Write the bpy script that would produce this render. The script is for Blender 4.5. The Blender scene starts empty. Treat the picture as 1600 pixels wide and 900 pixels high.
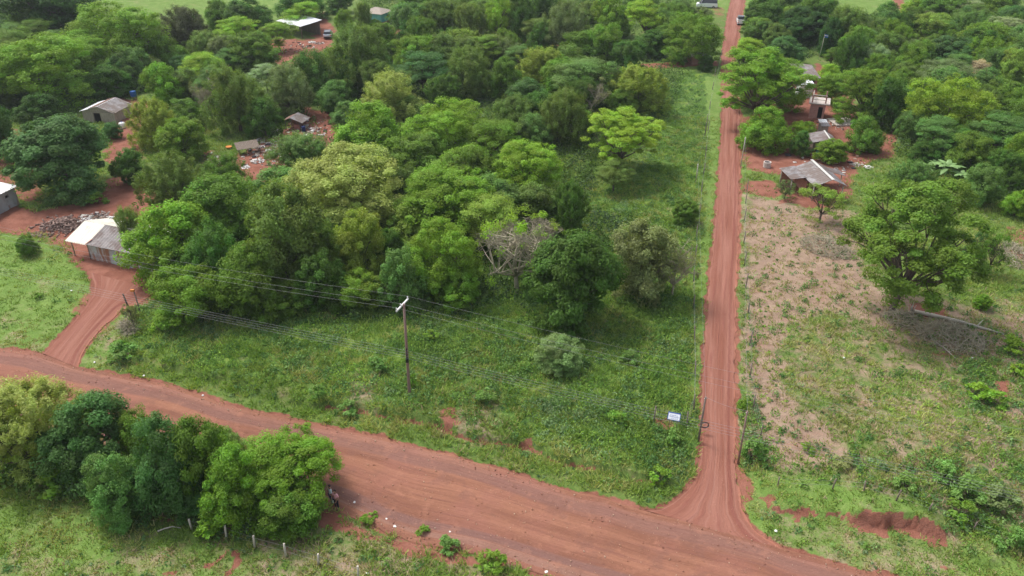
import bpy, math, random
import numpy as np
from mathutils import Vector, Matrix

# ------------------------------------------------------------------ camera
R = math.radians
SC = bpy.context.scene
COL = SC.collection
F_PX, PITCH, CAM_H = 1250.0, R(30.2), 41.0
cam_d = bpy.data.cameras.new("camera")
cam_d.sensor_width = 36.0
cam_d.lens = F_PX / 1600.0 * 36.0
cam_d.clip_start = 0.5
cam_d.clip_end = 6000.0
cam = bpy.data.objects.new("camera", cam_d)
cam.location = (0, 0, CAM_H)
cam.rotation_euler = (math.pi / 2 - PITCH, 0, 0)
COL.objects.link(cam)
SC.camera = cam

# ------------------------------------------------------------------ light: a bright, thinly clouded day
SUN_EL, SUN_AZ = R(58), R(-50)          # azimuth from +Y (north), negative = west
world = bpy.data.worlds.new("World")
SC.world = world
world.use_nodes = True
wn, wl = world.node_tree.nodes, world.node_tree.links
wn.clear()
sky = wn.new("ShaderNodeTexSky")
sky.sky_type = 'NISHITA'
sky.sun_disc = False
sky.sun_elevation = SUN_EL
sky.sun_rotation = SUN_AZ
sky.air_density = 1.0
sky.dust_density = 4.0
sky.ozone_density = 1.0
bg = wn.new("ShaderNodeBackground")
bg.inputs[1].default_value = 0.15
out = wn.new("ShaderNodeOutputWorld")
hsv = wn.new("ShaderNodeHueSaturation")      # thin cloud: a paler, greyer sky
hsv.inputs['Saturation'].default_value = 0.45
wl.new(sky.outputs[0], hsv.inputs['Color'])
wl.new(hsv.outputs[0], bg.inputs[0])
wl.new(bg.outputs[0], out.inputs[0])

sun_d = bpy.data.lights.new("sun", 'SUN')
sun_d.energy = 1.7
sun_d.angle = R(14)
sun_d.color = (1.0, 0.965, 0.91)
sun = bpy.data.objects.new("sun", sun_d)
sv = Vector((math.cos(SUN_EL) * math.sin(SUN_AZ), math.cos(SUN_EL) * math.cos(SUN_AZ), math.sin(SUN_EL)))
sun.rotation_euler = sv.to_track_quat('Z', 'Y').to_euler()
COL.objects.link(sun)

SC.view_settings.view_transform = 'Standard'
SC.view_settings.look = 'None'
SC.view_settings.gamma = 1.0
SC.view_settings.use_curve_mapping = False
SC.view_settings.exposure = 0.62
SC.render.engine = 'CYCLES'
SC.cycles.max_bounces = 6
SC.cycles.diffuse_bounces = 3
SC.cycles.glossy_bounces = 2
SC.cycles.transmission_bounces = 4
SC.cycles.use_denoising = True

# ------------------------------------------------------------------ terrain function and pixel -> ground helper
def _hash(ix, iy, s):
    n = (ix * 374761393 + iy * 668265263 + s * 974634777) & 0x7fffffff
    n = ((n ^ (n >> 13)) * 1274126177) & 0x7fffffff
    return ((n ^ (n >> 16)) & 0xffff) / 65535.0

def vnoise(x, y, s=0):
    x = np.asarray(x, float); y = np.asarray(y, float)
    ix = np.floor(x).astype(np.int64); iy = np.floor(y).astype(np.int64)
    fx = x - ix; fy = y - iy
    fx = fx * fx * (3 - 2 * fx); fy = fy * fy * (3 - 2 * fy)
    a = _hash(ix, iy, s); b = _hash(ix + 1, iy, s); c = _hash(ix, iy + 1, s); d = _hash(ix + 1, iy + 1, s)
    return (a * (1 - fx) + b * fx) * (1 - fy) + (c * (1 - fx) + d * fx) * fy

def fbm(x, y, s=0, o=3):
    v = 0; a = 0.5
    for i in range(o):
        v = v + a * vnoise(np.asarray(x) * 2 ** i, np.asarray(y) * 2 ** i, s + i * 17); a *= 0.5
    return v / (1 - 0.5 ** o)

def flat(px, py, z=0.0):
    dy = math.cos(PITCH) - (py - 450) / F_PX * math.sin(PITCH)
    dz = -math.sin(PITCH) - (py - 450) / F_PX * math.cos(PITCH)
    t = (CAM_H - z) / -dz
    return ((px - 800) / F_PX * t, dy * t)

def poly(pts):
    return np.array([flat(*p) for p in pts])

def sdf(x, y, P):
    """signed distance to a closed polygon, positive inside"""
    x = np.asarray(x, float); y = np.asarray(y, float)
    d = np.full(x.shape, 1e9); ins = np.zeros(x.shape, bool)
    n = len(P)
    for i in range(n):
        ax, ay = P[i]; bx, by = P[(i + 1) % n]
        ex, ey = bx - ax, by - ay
        t = np.clip(((x - ax) * ex + (y - ay) * ey) / (ex * ex + ey * ey + 1e-12), 0, 1)
        d = np.minimum(d, np.hypot(x - ax - t * ex, y - ay - t * ey))
        cond = ((ay > y) != (by > y)) & (x < (bx - ax) * (y - ay) / (by - ay + 1e-12) + ax)
        ins ^= cond
    return np.where(ins, d, -d)

def pldist(x, y, P):
    """distance to an open polyline, signed: positive on its far (left hand of travel) side"""
    x = np.asarray(x, float); y = np.asarray(y, float)
    best = np.full(x.shape, 1e9); sg = np.zeros(x.shape); tt = np.zeros(x.shape)
    n = len(P) - 1
    for i in range(n):
        ax, ay = P[i]; bx, by = P[i + 1]
        ex, ey = bx - ax, by - ay
        t0 = ((x - ax) * ex + (y - ay) * ey) / (ex * ex + ey * ey)
        t = np.clip(t0, 0, 1)
        d = np.hypot(x - ax - t * ex, y - ay - t * ey)
        m = d < best
        best = np.where(m, d, best)
        sg = np.where(m, np.sign(ex * (y - ay) - ey * (x - ax)), sg)
        tt = np.where(m, (i + t) / n, tt)
    return best, sg, tt

def sm(a, b, v):
    t = np.clip((np.asarray(v, float) - a) / (b - a), 0, 1)
    return t * t * (3 - 2 * t)

# road outlines: first traced on the photograph, then kept as ground coordinates
RU = poly([(0, 543), (60, 551), (115, 570), (145, 577), (205, 590), (262, 600), (307, 615), (357, 632), (400, 642), (470, 656), (545, 673),
           (600, 684), (640, 696), (712, 712), (800, 738), (860, 758), (907, 770), (940, 775), (975, 787), (1007, 797), (1090, 815), (1175, 836), (1225, 856), (1300, 876), (1370, 896)])
RU = np.vstack([[RU[0] + (RU[0] - RU[3]) / np.linalg.norm(RU[0] - RU[3]) * s for s in (120, 60, 25)], RU,
                [RU[-1] + np.array([0.935, -0.355]) * s for s in (25, 60, 120)]])
RL = poly([(530, 797), (600, 832), (650, 848), (725, 862), (775, 875), (840, 896), (900, 915)])
RL = np.vstack([[(-160, 91), (-100, 69.5), (-62, 56), (-46, 50.6), (-36, 47.6), (-28.2, 45.3), (-20, 43)], RL, [(14, 29.8), (30, 23.5), (60, 12.5), (140, -16)]])
SL = poly([(1007, 797), (1025, 795), (1045, 785), (1060, 775), (1073, 764), (1082, 752), (1091, 735), (1095, 715), (1095, 640), (1099, 560), (1107, 450), (1113, 390), (1119, 330), (1126, 225), (1129, 180),
           (1128, 112), (1129, 82), (1132, 57), (1137, 25), (1142, 0)])
SR = poly([(1225, 858), (1200, 843), (1188, 835), (1168, 812), (1160, 795), (1157, 775), (1150, 725), (1149, 700), (1148, 640), (1149, 560), (1149, 450), (1153, 390), (1155, 330), (1156, 225), (1157, 180),
           (1146, 112), (1150, 82), (1155, 57), (1160, 25), (1164, 0)])
d_ = np.array([0.22, 0.975])
SL = np.vstack([SL, [SL[-1] + d_ * 60, SL[-1] + d_ * 250]]); SR = np.vstack([SR, [SR[-1] + d_ * 60, SR[-1] + d_ * 250]])
MAIN_P = np.vstack([RU, RL[::-1]])
SIDE_P = np.vstack([SL, SR[::-1]])
TL = poly([(66, 552), (90, 530), (112, 505), (132, 482), (146, 460), (147, 440), (140, 425)])
TR = poly([(122, 575), (128, 553), (140, 535), (160, 512), (188, 486), (215, 474), (245, 455)])
TRACK_P = np.vstack([TL, TR[::-1]])
D1 = poly([(200, 563), (222, 566), (250, 575), (310, 590), (360, 598), (405, 614), (480, 634), (560, 642), (640, 655), (690, 668), (760, 690), (830, 700), (870, 718), (930, 735), (1010, 752), (1050, 752)])
D2 = poly([(1165, 700), (1172, 728), (1178, 752), (1190, 775), (1230, 798), (1280, 806), (1335, 814), (1400, 820), (1480, 850), (1560, 888), (1640, 920), (1750, 965)])

def bank(x, y):
    """how far the verge steps of the two ditches have risen, 0..1 each"""
    w = (fbm(np.asarray(x) * 0.9, np.asarray(y) * 0.9, 5) - 0.5)
    d, s, t = pldist(x, y, D1)
    a1 = 0.4 * sm(-0.12, 0.12, s * d + w * 0.9) * sm(10, 3, np.where(s > 0, d, 0)) * sm(0, 0.05, t) * sm(1, 0.93, t)
    crack = 0.34 * np.exp(-((s * d + w * 0.9 + 0.22) / 0.17) ** 2) * sm(0.30, 0.5, vnoise(np.asarray(x) * 0.35, np.asarray(y) * 0.35, 9)) * sm(0, 0.05, t) * sm(1, 0.93, t)
    d2, s2, t2 = pldist(x, y, D2)
    deep = 0.35 + 0.75 * sm(0.50, 0.56, t2) * sm(0.76, 0.68, t2)
    a2 = deep * sm(-0.30, 0.15, s2 * d2 + w * 1.8) * sm(20, 6, np.where(s2 > 0, d2, 0)) * sm(0, 0.1, t2) * (np.asarray(x) > 15)
    return a1, crack, a2

def hroad(x, y):
    return 0.10 * (fbm(np.asarray(x) * 0.05, np.asarray(y) * 0.05, 31) - 0.5)

def height(x, y):
    x = np.asarray(x, float); y = np.asarray(y, float)
    r = np.maximum(np.maximum(sdf(x, y, MAIN_P), sdf(x, y, SIDE_P)), sdf(x, y, TRACK_P))
    off = sm(0.25, -0.7, r)                       # 1 away from the roads
    a1, cr, a2 = bank(x, y)
    n = 0.30 * (fbm(x * 0.25, y * 0.25, 2) - 0.35) + 0.10 * (vnoise(x * 1.3, y * 1.3, 3) - 0.5)
    return hroad(x, y) + off * (0.03 + np.maximum(n, -0.05) * sm(-0.5, -3, r) + a1 - cr + a2) - 0.09 * (1 - off)

def hz(x, y):
    return float(height(np.array([x]), np.array([y]))[0])

def at(px, py, dz=0.0):
    """ground point seen at pixel px,py of the 1600x900 photograph"""
    z = 0.0
    for _ in range(3):
        x, y = flat(px, py, z)
        z = hz(x, y)
    return Vector((x, y, z + dz))

# ------------------------------------------------------------------ helpers
def link(name, me, m=None, parent=None):
    o = bpy.data.objects.new(name, me)
    COL.objects.link(o)
    if parent is not None: o.parent = parent
    if m is not None and me is not None and len(me.materials) == 0: me.materials.append(m)
    return o

def tag(o, label=None, cat=None, group=None, kind=None):
    if label: o['label'] = label
    if cat: o['category'] = cat
    if group: o['group'] = group
    if kind: o['kind'] = kind
    return o

def empty(name, loc, rz, label, cat, group=None):
    o = bpy.data.objects.new(name, None)
    o.empty_display_size = 0.3
    COL.objects.link(o)
    o.location = loc; o.rotation_euler = (0, 0, rz)
    return tag(o, label, cat, group)

def npmesh(name, V, F, smooth=False, fattr=None, fcol=None):
    """V (n,3), F (m,k) arrays -> mesh"""
    me = bpy.data.meshes.new(name)
    V = np.ascontiguousarray(V, np.float32); F = np.ascontiguousarray(F, np.int32)
    m, k = F.shape
    me.vertices.add(len(V)); me.vertices.foreach_set("co", V.ravel())
    me.loops.add(m * k); me.loops.foreach_set("vertex_index", F.ravel())
    me.polygons.add(m); me.polygons.foreach_set("loop_start", np.arange(0, m * k, k, dtype=np.int32))
    me.update(calc_edges=True)
    if smooth: me.polygons.foreach_set("use_smooth", np.ones(m, bool))
    for n_, a in (fattr or {}).items():
        at_ = me.attributes.new(n_, 'FLOAT', 'FACE'); at_.data.foreach_set("value", np.asarray(a, np.float32))
    if fcol is not None:
        at_ = me.attributes.new("tint", 'FLOAT_COLOR', 'FACE')
        c4 = np.ones((m, 4), np.float32); c4[:, :3] = fcol
        at_.data.foreach_set("color", c4.ravel())
    return me

class MB:
    """collects boxes, bars, tubes and sheets and links them as ONE mesh"""
    def __init__(s): s.v = []; s.f = []; s.sm = []
    def add(s, vs, fs, smooth=False):
        b = len(s.v); s.v += [tuple(v) for v in vs]
        for f in fs: s.f.append([b + i for i in f]); s.sm.append(smooth)
    def box(s, c, size, M=None):
        x, y, z = [q / 2 for q in size]
        vs = [Vector((i * x, j * y, k * z)) for i in (-1, 1) for j in (-1, 1) for k in (-1, 1)]
        if M is not None: vs = [M @ v for v in vs]
        c = Vector(c)
        s.add([c + v for v in vs], [(0, 1, 3, 2), (4, 6, 7, 5), (0, 4, 5, 1), (2, 3, 7, 6), (0, 2, 6, 4), (1, 5, 7, 3)])
    def beam(s, a, b, w, h=None):
        a, b = Vector(a), Vector(b); d = b - a
        q = d.to_track_quat('Z', 'Y').to_matrix()
        s.box((a + b) / 2, (w, h or w, d.length), q)
    def tube(s, pts, rad, n=8, cap=True):
        pts = [Vector(p) for p in pts]
        if not hasattr(rad, '__len__'): rad = [rad] * len(pts)
        b = len(s.v); u = None
        for i, p in enumerate(pts):
            d = (pts[min(i + 1, len(pts) - 1)] - pts[max(i - 1, 0)]).normalized()
            if u is None: u = d.orthogonal().normalized()
            u = (u - d * u.dot(d)).normalized(); w = d.cross(u)
            for k in range(n):
                a = 2 * math.pi * k / n
                s.v.append(tuple(p + (u * math.cos(a) + w * math.sin(a)) * rad[i]))
        for i in range(len(pts) - 1):
            for k in range(n):
                s.f.append([b + i * n + k, b + i * n + (k + 1) % n, b + (i + 1) * n + (k + 1) % n, b + (i + 1) * n + k]); s.sm.append(True)
        if cap:
            s.f.append([b + k for k in range(n)][::-1]); s.sm.append(False)
            s.f.append([b + (len(pts) - 1) * n + k for k in range(n)]); s.sm.append(False)
    def sheet(s, p00, p10, p11, p01, ridges=0, amp=0.03, th=0.03, nv=3, wob=0.0):
        """corrugated sheet; ridges run from edge 0 to edge 1 (p00->p01)"""
        p00, p10, p11, p01 = map(Vector, (p00, p10, p11, p01))
        n = (p10 - p00).cross(p01 - p00).normalized()
        if n.z < 0: n = -n
        nu = max(1, ridges * 4) if ridges else 1
        rows = []
        for j in range(nv + 1):
            v = j / nv; row = []
            for i in range(nu + 1):
                u = i / nu
                p = (p00 * (1 - u) + p10 * u) * (1 - v) + (p01 * (1 - u) + p11 * u) * v
                o = amp * math.sin(2 * math.pi * ridges * u) if ridges else 0
                o += wob * math.sin(u * 9 + v * 3) * 0.5
                row.append((p + n * o, p + n * (o - th)))
            rows.append(row)
        b = len(s.v)
        for row in rows:
            for a, c in row: s.v += [tuple(a), tuple(c)]
        W = (nu + 1) * 2
        def I(j, i, k): return b + j * W + i * 2 + k
        for j in range(nv):
            for i in range(nu):
                s.f.append([I(j, i, 0), I(j, i + 1, 0), I(j + 1, i + 1, 0), I(j + 1, i, 0)]); s.sm.append(False)
                s.f.append([I(j, i, 1), I(j + 1, i, 1), I(j + 1, i + 1, 1), I(j, i + 1, 1)]); s.sm.append(False)
        for i in range(nu):
            s.f.append([I(0, i, 0), I(0, i, 1), I(0, i + 1, 1), I(0, i + 1, 0)]); s.sm.append(False)
            s.f.append([I(nv, i, 0), I(nv, i + 1, 0), I(nv, i + 1, 1), I(nv, i, 1)]); s.sm.append(False)
        for j in range(nv):
            s.f.append([I(j, 0, 0), I(j + 1, 0, 0), I(j + 1, 0, 1), I(j, 0, 1)]); s.sm.append(False)
            s.f.append([I(j, nu, 0), I(j, nu, 1), I(j + 1, nu, 1), I(j + 1, nu, 0)]); s.sm.append(False)
    def mesh(s, name):
        me = bpy.data.meshes.new(name)
        me.from_pydata(s.v, [], s.f); me.update()
        me.polygons.foreach_set("use_smooth", s.sm)
        return me
    def build(s, name, m, parent=None): return link(name, s.mesh(name), m, parent)

# ------------------------------------------------------------------ materials
def mat(name):
    m = bpy.data.materials.new(name); m.use_nodes = True
    nt = m.node_tree; nt.nodes.clear()
    return m, nt.nodes, nt.links

class NG:
    """tiny node shorthand"""
    def __init__(s, name):
        s.m, s.n, s.l = mat(name)
    def node(s, t, **kw):
        nd = s.n.new(t)
        for k, v in kw.items(): setattr(nd, k, v)
        return nd
    def val(s, inp, v):
        if hasattr(v, 'node'): s.l.new(v, inp)
        else: inp.default_value = v
    def math(s, op, a, b=0.0, c=None, clamp=False):
        nd = s.node("ShaderNodeMath", operation=op, use_clamp=clamp)
        s.val(nd.inputs[0], a); s.val(nd.inputs[1], b)
        if c is not None: s.val(nd.inputs[2], c)
        return nd.outputs[0]
    def mix(s, f, a, b, bt='MIX'):
        nd = s.node("ShaderNodeMix", data_type='RGBA', blend_type=bt)
        s.val(nd.inputs[0], f)
        for i, v in ((6, a), (7, b)):
            if hasattr(v, 'node'): s.l.new(v, nd.inputs[i])
            else: nd.inputs[i].default_value = (*v[:3], 1)
        return nd.outputs[2]
    def noise(s, vec, scale, detail=3, rough=0.6, out=0):
        nd = s.node("ShaderNodeTexNoise"); nd.inputs['Scale'].default_value = scale
        nd.inputs['Detail'].default_value = detail; nd.inputs['Roughness'].default_value = rough
        if vec is not None: s.l.new(vec, nd.inputs['Vector'])
        return nd.outputs[out]
    def ramp(s, v, a, b, ta=0.0, tb=1.0):
        nd = s.node("ShaderNodeMapRange", interpolation_type='SMOOTHSTEP'); nd.clamp = True
        s.l.new(v, nd.inputs[0]) if hasattr(v, 'node') else None
        for i, q in ((1, a), (2, b), (3, ta), (4, tb)): s.val(nd.inputs[i], q)
        return nd.outputs[0]
    def attr(s, name, out='Fac'):
        nd = s.node("ShaderNodeAttribute"); nd.attribute_name = name
        return nd.outputs[out]
    def mapping(s, vec, scale=(1, 1, 1), loc=(0, 0, 0)):
        nd = s.node("ShaderNodeMapping"); s.l.new(vec, nd.inputs[0]); nd.inputs['Scale'].default_value = scale; nd.inputs['Location'].default_value = loc
        return nd.outputs[0]
    def bump(s, h, strength=0.4, dist=0.1):
        nd = s.node("ShaderNodeBump"); nd.inputs['Strength'].default_value = strength; nd.inputs['Distance'].default_value = dist
        s.l.new(h, nd.inputs['Height']); return nd.outputs[0]
    def finish(s, col, rough=0.8, spec=0.3, metal=0.0, normal=None, emit=None):
        b = s.node("ShaderNodeBsdfPrincipled")
        if hasattr(col, 'node'): s.l.new(col, b.inputs['Base Color'])
        else: b.inputs['Base Color'].default_value = (*col[:3], 1)
        s.val(b.inputs['Roughness'], rough); s.val(b.inputs['Metallic'], metal)
        b.inputs['Specular IOR Level'].default_value = spec
        if normal is not None: s.l.new(normal, b.inputs['Normal'])
        o = s.node("ShaderNodeOutputMaterial"); s.l.new(b.outputs[0], o.inputs[0])
        return s.m

def simple(name, col, rough=0.7, spec=0.3, metal=0.0, var=0.25, scale=2.0, dirt=None, dirt_amt=0.3, stretch=(1, 1, 1), bump=0.0):
    g = NG(name)
    tc = g.node("ShaderNodeTexCoord").outputs['Object']
    v = g.mapping(tc, stretch)
    n = g.noise(v, scale, 5, 0.65)
    dark = tuple(c * (1 - var) for c in col); lite = tuple(min(1, c * (1 + var)) for c in col)
    c = g.mix(g.ramp(n, 0.3, 0.7), dark, lite)
    if dirt:
        n2 = g.noise(g.mapping(tc, stretch, (7, 3, 1)), scale * 0.45, 4, 0.7)
        c = g.mix(g.ramp(n2, 0.62 - dirt_amt * 0.4, 0.75 - dirt_amt * 0.3), c, dirt)
    nm = g.bump(n, bump, 0.03) if bump else None
    return g.finish(c, rough, spec, metal, nm)

M = {}
M['tin'] = simple('weathered_tin', (0.235, 0.22, 0.222), 0.6, 0.35, 0.0, 0.28, 1.2, (0.15, 0.115, 0.10), 0.6, (1, 1, 1))
M['tin_old'] = simple('old_tin', (0.25, 0.225, 0.22), 0.7, 0.3, 0.0, 0.22, 1.4, (0.16, 0.12, 0.11), 0.5)
M['tin_new'] = simple('pale_tin', (0.72, 0.73, 0.74), 0.45, 0.4, 0.0, 0.06, 1.0, (0.5, 0.48, 0.45), 0.1)
M['cream'] = simple('cream_tin', (0.74, 0.69, 0.58), 0.5, 0.4, 0.0, 0.08, 0.9, (0.55, 0.48, 0.38), 0.2)
M['ridge'] = simple('ridge_cap', (0.56, 0.54, 0.50), 0.5, 0.4, 0.0, 0.15, 3.0)
M['brown_sheet'] = simple('brown_sheet', (0.22, 0.14, 0.11), 0.8, 0.2, 0, 0.2, 2.0)
M['concrete'] = simple('concrete', (0.42, 0.42, 0.44), 0.85, 0.2, 0, 0.12, 1.5, (0.30, 0.20, 0.17), 0.25, (1, 1, 0.5))
M['tinwall'] = simple('tin_wall', (0.42, 0.44, 0.46), 0.6, 0.3, 0, 0.2, 1.5, (0.30, 0.14, 0.09), 0.5, (2, 2, 0.4))
M['plank'] = simple('plank_wall', (0.20, 0.16, 0.13), 0.9, 0.2, 0, 0.3, 3, None, 0, (4, 4, 0.4))
M['plank_pale'] = simple('pale_plank', (0.36, 0.31, 0.26), 0.9, 0.2, 0, 0.25, 3, None, 0, (4, 4, 0.4))
M['brick'] = simple('raw_brick', (0.42, 0.19, 0.15), 0.9, 0.2, 0, 0.18, 5)
M['brick_pink'] = simple('pale_brick', (0.50, 0.27, 0.23), 0.9, 0.2, 0, 0.15, 5)
M['white'] = simple('whitewash', (0.76, 0.76, 0.74), 0.7, 0.3, 0, 0.06, 1.5, (0.55, 0.45, 0.38), 0.15)
M['teal'] = simple('teal_paint', (0.16, 0.42, 0.44), 0.6, 0.3, 0, 0.12, 2)
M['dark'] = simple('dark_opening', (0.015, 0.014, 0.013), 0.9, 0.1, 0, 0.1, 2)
M['wood'] = simple('grey_wood', (0.21, 0.165, 0.14), 0.9, 0.2, 0, 0.3, 6, None, 0, (6, 6, 0.6))
M['wood_pale'] = simple('bleached_wood', (0.50, 0.45, 0.38), 0.9, 0.2, 0, 0.2, 6, None, 0, (6, 6, 0.6))
M['pole'] = simple('pole_wood', (0.25, 0.165, 0.14), 0.85, 0.2, 0, 0.25, 5, None, 0, (6, 6, 0.4))
M['bark'] = simple('bark', (0.13, 0.10, 0.08), 0.95, 0.1, 0, 0.35, 4, None, 0, (3, 3, 0.8), 0.5)
M['bark_pale'] = simple('pale_bark', (0.30, 0.25, 0.19), 0.9, 0.2, 0, 0.25, 4, None, 0, (3, 3, 0.8), 0.4)
M['twig'] = simple('dry_twig', (0.37, 0.33, 0.24), 0.9, 0.15, 0, 0.25, 3)
M['wire'] = simple('bare_wire', (0.30, 0.30, 0.30), 0.5, 0.5, 0.3, 0.05, 1)
M['black'] = simple('black_rubber', (0.02, 0.02, 0.022), 0.6, 0.3, 0, 0.1, 4)
M['carwhite'] = simple('white_car_paint', (0.78, 0.79, 0.80), 0.25, 0.6, 0, 0.02, 1)
M['carsilver'] = simple('silver_car_paint', (0.50, 0.54, 0.60), 0.25, 0.7, 0.3, 0.03, 1)
M['glass'] = simple('dark_glass', (0.03, 0.035, 0.045), 0.1, 0.8, 0, 0.05, 1)
M['lamp_red'] = simple('red_lamp', (0.5, 0.03, 0.02), 0.3, 0.5, 0, 0.05, 1)
M['lamp_clear'] = simple('clear_lamp', (0.75, 0.75, 0.7), 0.2, 0.6, 0, 0.05, 1)
M['steel'] = simple('steel', (0.4, 0.4, 0.4), 0.4, 0.5, 0.8, 0.05, 2)
M['blue'] = simple('blue_plastic', (0.03, 0.14, 0.42), 0.45, 0.4, 0, 0.08, 2)
M['navy'] = simple('navy_cloth', (0.03, 0.04, 0.12), 0.9, 0.1, 0, 0.1, 5)
M['pink'] = simple('pink_cloth', (0.72, 0.36, 0.40), 0.9, 0.1, 0, 0.1, 6)
M['pale_cloth'] = simple('pale_cloth', (0.62, 0.70, 0.72), 0.9, 0.1, 0, 0.1, 6)
M['dark_cloth'] = simple('dark_cloth', (0.018, 0.018, 0.03), 0.9, 0.1, 0, 0.1, 6)
M['skin'] = simple('skin', (0.30, 0.16, 0.11), 0.55, 0.4, 0, 0.05, 8)
M['hair'] = simple('hair', (0.012, 0.009, 0.008), 0.6, 0.3, 0, 0.1, 20)
M['orange'] = simple('orange_plastic', (0.65, 0.22, 0.04), 0.5, 0.4, 0, 0.1, 3)
M['stone'] = simple('pale_stone', (0.52, 0.46, 0.42), 0.9, 0.2, 0, 0.2, 5)
M['rubbish'] = simple('pale_rubbish', (0.68, 0.64, 0.62), 0.8, 0.2, 0, 0.15, 6, (0.35, 0.18, 0.14), 0.35)
M['signink'] = simple('sign_ink', (0.22, 0.27, 0.50), 0.5, 0.3, 0, 0.05, 2)
M['signblue'] = simple('sign_blue', (0.04, 0.10, 0.38), 0.5, 0.4, 0, 0.05, 2)
M['signwhite'] = simple('sign_white', (0.80, 0.82, 0.86), 0.5, 0.4, 0, 0.03, 2)
M['log'] = simple('firewood', (0.24, 0.17, 0.145), 0.95, 0.1, 0, 0.45, 3)

# foliage: the object colour is the species colour; clumps and single leaves vary around it
def leaf_material(name, use_tint=False, trans=0.35, rough=0.6):
    g = NG(name)
    if use_tint:
        base = g.attr('tint', 'Color'); base_v = base
        oi = None
    else:
        oi = g.node("ShaderNodeObjectInfo"); base = oi.outputs['Color']
        rnd = g.attr('clump'); lf = g.attr('leaf')
        hs = g.node("ShaderNodeHueSaturation")
        g.val(hs.inputs['Hue'], g.math('MULTIPLY_ADD', rnd, 0.035, 0.484))
        g.val(hs.inputs['Saturation'], g.math('MULTIPLY_ADD', lf, -0.18, 1.06))
        v = g.math('MULTIPLY_ADD', rnd, 0.55, 0.72)
        v = g.math('MULTIPLY', v, g.math('MULTIPLY_ADD', lf, 0.5, 0.78))
        g.val(hs.inputs['Value'], v)
        g.l.new(base, hs.inputs['Color']); base_v = hs.outputs[0]
    b = g.node("ShaderNodeBsdfPrincipled"); g.l.new(base_v, b.inputs['Base Color'])
    b.inputs['Roughness'].default_value = rough; b.inputs['Specular IOR Level'].default_value = 0.12
    t = g.node("ShaderNodeBsdfTranslucent")
    g.l.new(g.mix(1.0, base_v, (1.3, 1.35, 0.5), 'MULTIPLY'), t.inputs[0])
    mx = g.node("ShaderNodeMixShader"); mx.inputs[0].default_value = trans
    g.l.new(b.outputs[0], mx.inputs[1]); g.l.new(t.outputs[0], mx.inputs[2])
    o = g.node("ShaderNodeOutputMaterial"); g.l.new(mx.outputs[0], o.inputs[0])
    return g.m
M['leaf'] = leaf_material('foliage')
M['weed'] = leaf_material('weed_leaf', True, 0.25, 0.6)
# ------------------------------------------------------------------ what grows where (ground coordinates)
def PM(pts, feather=1.0, v=1.0): return (poly(pts), feather, v)
SOIL = [
    PM([(-160, 300), (20, 322), (60, 330), (110, 318), (160, 300), (180, 270), (165, 235), (180, 200), (150, 175), (170, 150), (235, 160), (240, 180), (215, 205), (230, 300), (345, 305), (300, 400), (250, 470), (215, 474), (188, 486), (146, 520), (122, 480), (147, 455), (135, 425), (95, 392), (62, 366), (-160, 360)], 1.6),
    PM([(0, 180), (80, 250), (60, 320), (-60, 290), (-60, 200)], 2.0, 0.75),
    PM([(322, 236), (360, 250), (440, 205), (480, 168), (545, 185), (525, 235), (440, 290), (395, 300), (330, 285)], 2.0),
    PM([(436, 110), (470, 84), (492, 62), (478, 25), (505, 20), (522, 45), (520, 70), (490, 92), (455, 112)], 1.8),
    PM([(380, 60), (500, 60), (480, 86), (440, 104), (400, 90)], 3.0, 0.8),
    PM([(560, 50), (640, 40), (640, 58), (570, 62)], 3.0, 0.7),
    PM([(1158, 185), (1160, 262), (1215, 275), (1235, 300), (1215, 318), (1290, 330), (1330, 310), (1345, 255), (1400, 245), (1400, 205), (1340, 185), (1320, 120), (1275, 100), (1250, 150)], 1.5),
    PM([(1157, 285), (1205, 282), (1225, 300), (1215, 312), (1157, 300)], 1.0, 0.9),
    PM([(952, 107), (1000, 100), (1060, 97), (1120, 96), (1125, 104), (1060, 105), (1000, 110), (955, 116)], 1.0),
    PM([(700, 50), (900, 50), (1010, 75), (1010, 95), (900, 92), (720, 80)], 5.0, 0.6),
    PM([(1395, 0), (1412, 0), (1420, 20), (1406, 20)], 1.2),
    PM([(1108, 10), (1138, 12), (1134, 28), (1112, 26)], 2.0, 0.55),
    PM([(1418, 474), (1475, 478), (1482, 496), (1425, 494)], 0.7),
    PM([(1410, 545), (1500, 550), (1530, 562), (1440, 560)], 1.0, 0.6),
    PM([(1550, 596), (1575, 596), (1578, 622), (1560, 624)], 0.6),
    PM([(690, 650), (712, 642), (716, 672), (694, 676)], 0.5, 0.8),
    PM([(812, 694), (832, 692), (834, 708), (816, 710)], 0.3, 0.8),
    PM([(1150, 690), (1160, 730), (1178, 755), (1180, 785), (1160, 782), (1148, 740)], 0.6),
    PM([(1465, 884), (1500, 888), (1500, 896), (1470, 893)], 0.4, 0.8),
    PM([(340, 874), (352, 862), (349, 872), (336, 882)], 0.14), PM([(364, 862), (373, 860), (378, 884), (368, 888)], 0.14), PM([(350, 900), (366, 884), (372, 888), (358, 903)], 0.14),
    PM([(316, 878), (332, 880), (330, 890), (320, 888)], 0.2), PM([(255, 893), (280, 891), (278, 901), (256, 901)], 0.3, 0.8), PM([(62, 790), (75, 786), (76, 800), (66, 802)], 0.4, 0.7),
    PM([(525, 800), (600, 838), (655, 858), (735, 872), (780, 888), (700, 880), (640, 868), (590, 850), (500, 830), (440, 800)], 0.8),
    PM([(200, 800), (300, 800), (400, 840), (500, 870), (500, 885), (420, 862), (320, 830), (220, 820)], 1.8, 0.55),
    PM([(1560, 350), (1640, 360), (1640, 420), (1580, 440)], 2.5, 0.6),
    PM([(1020, 655), (1050, 655), (1050, 672), (1025, 672)], 0.5, 0.8),
]
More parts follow.
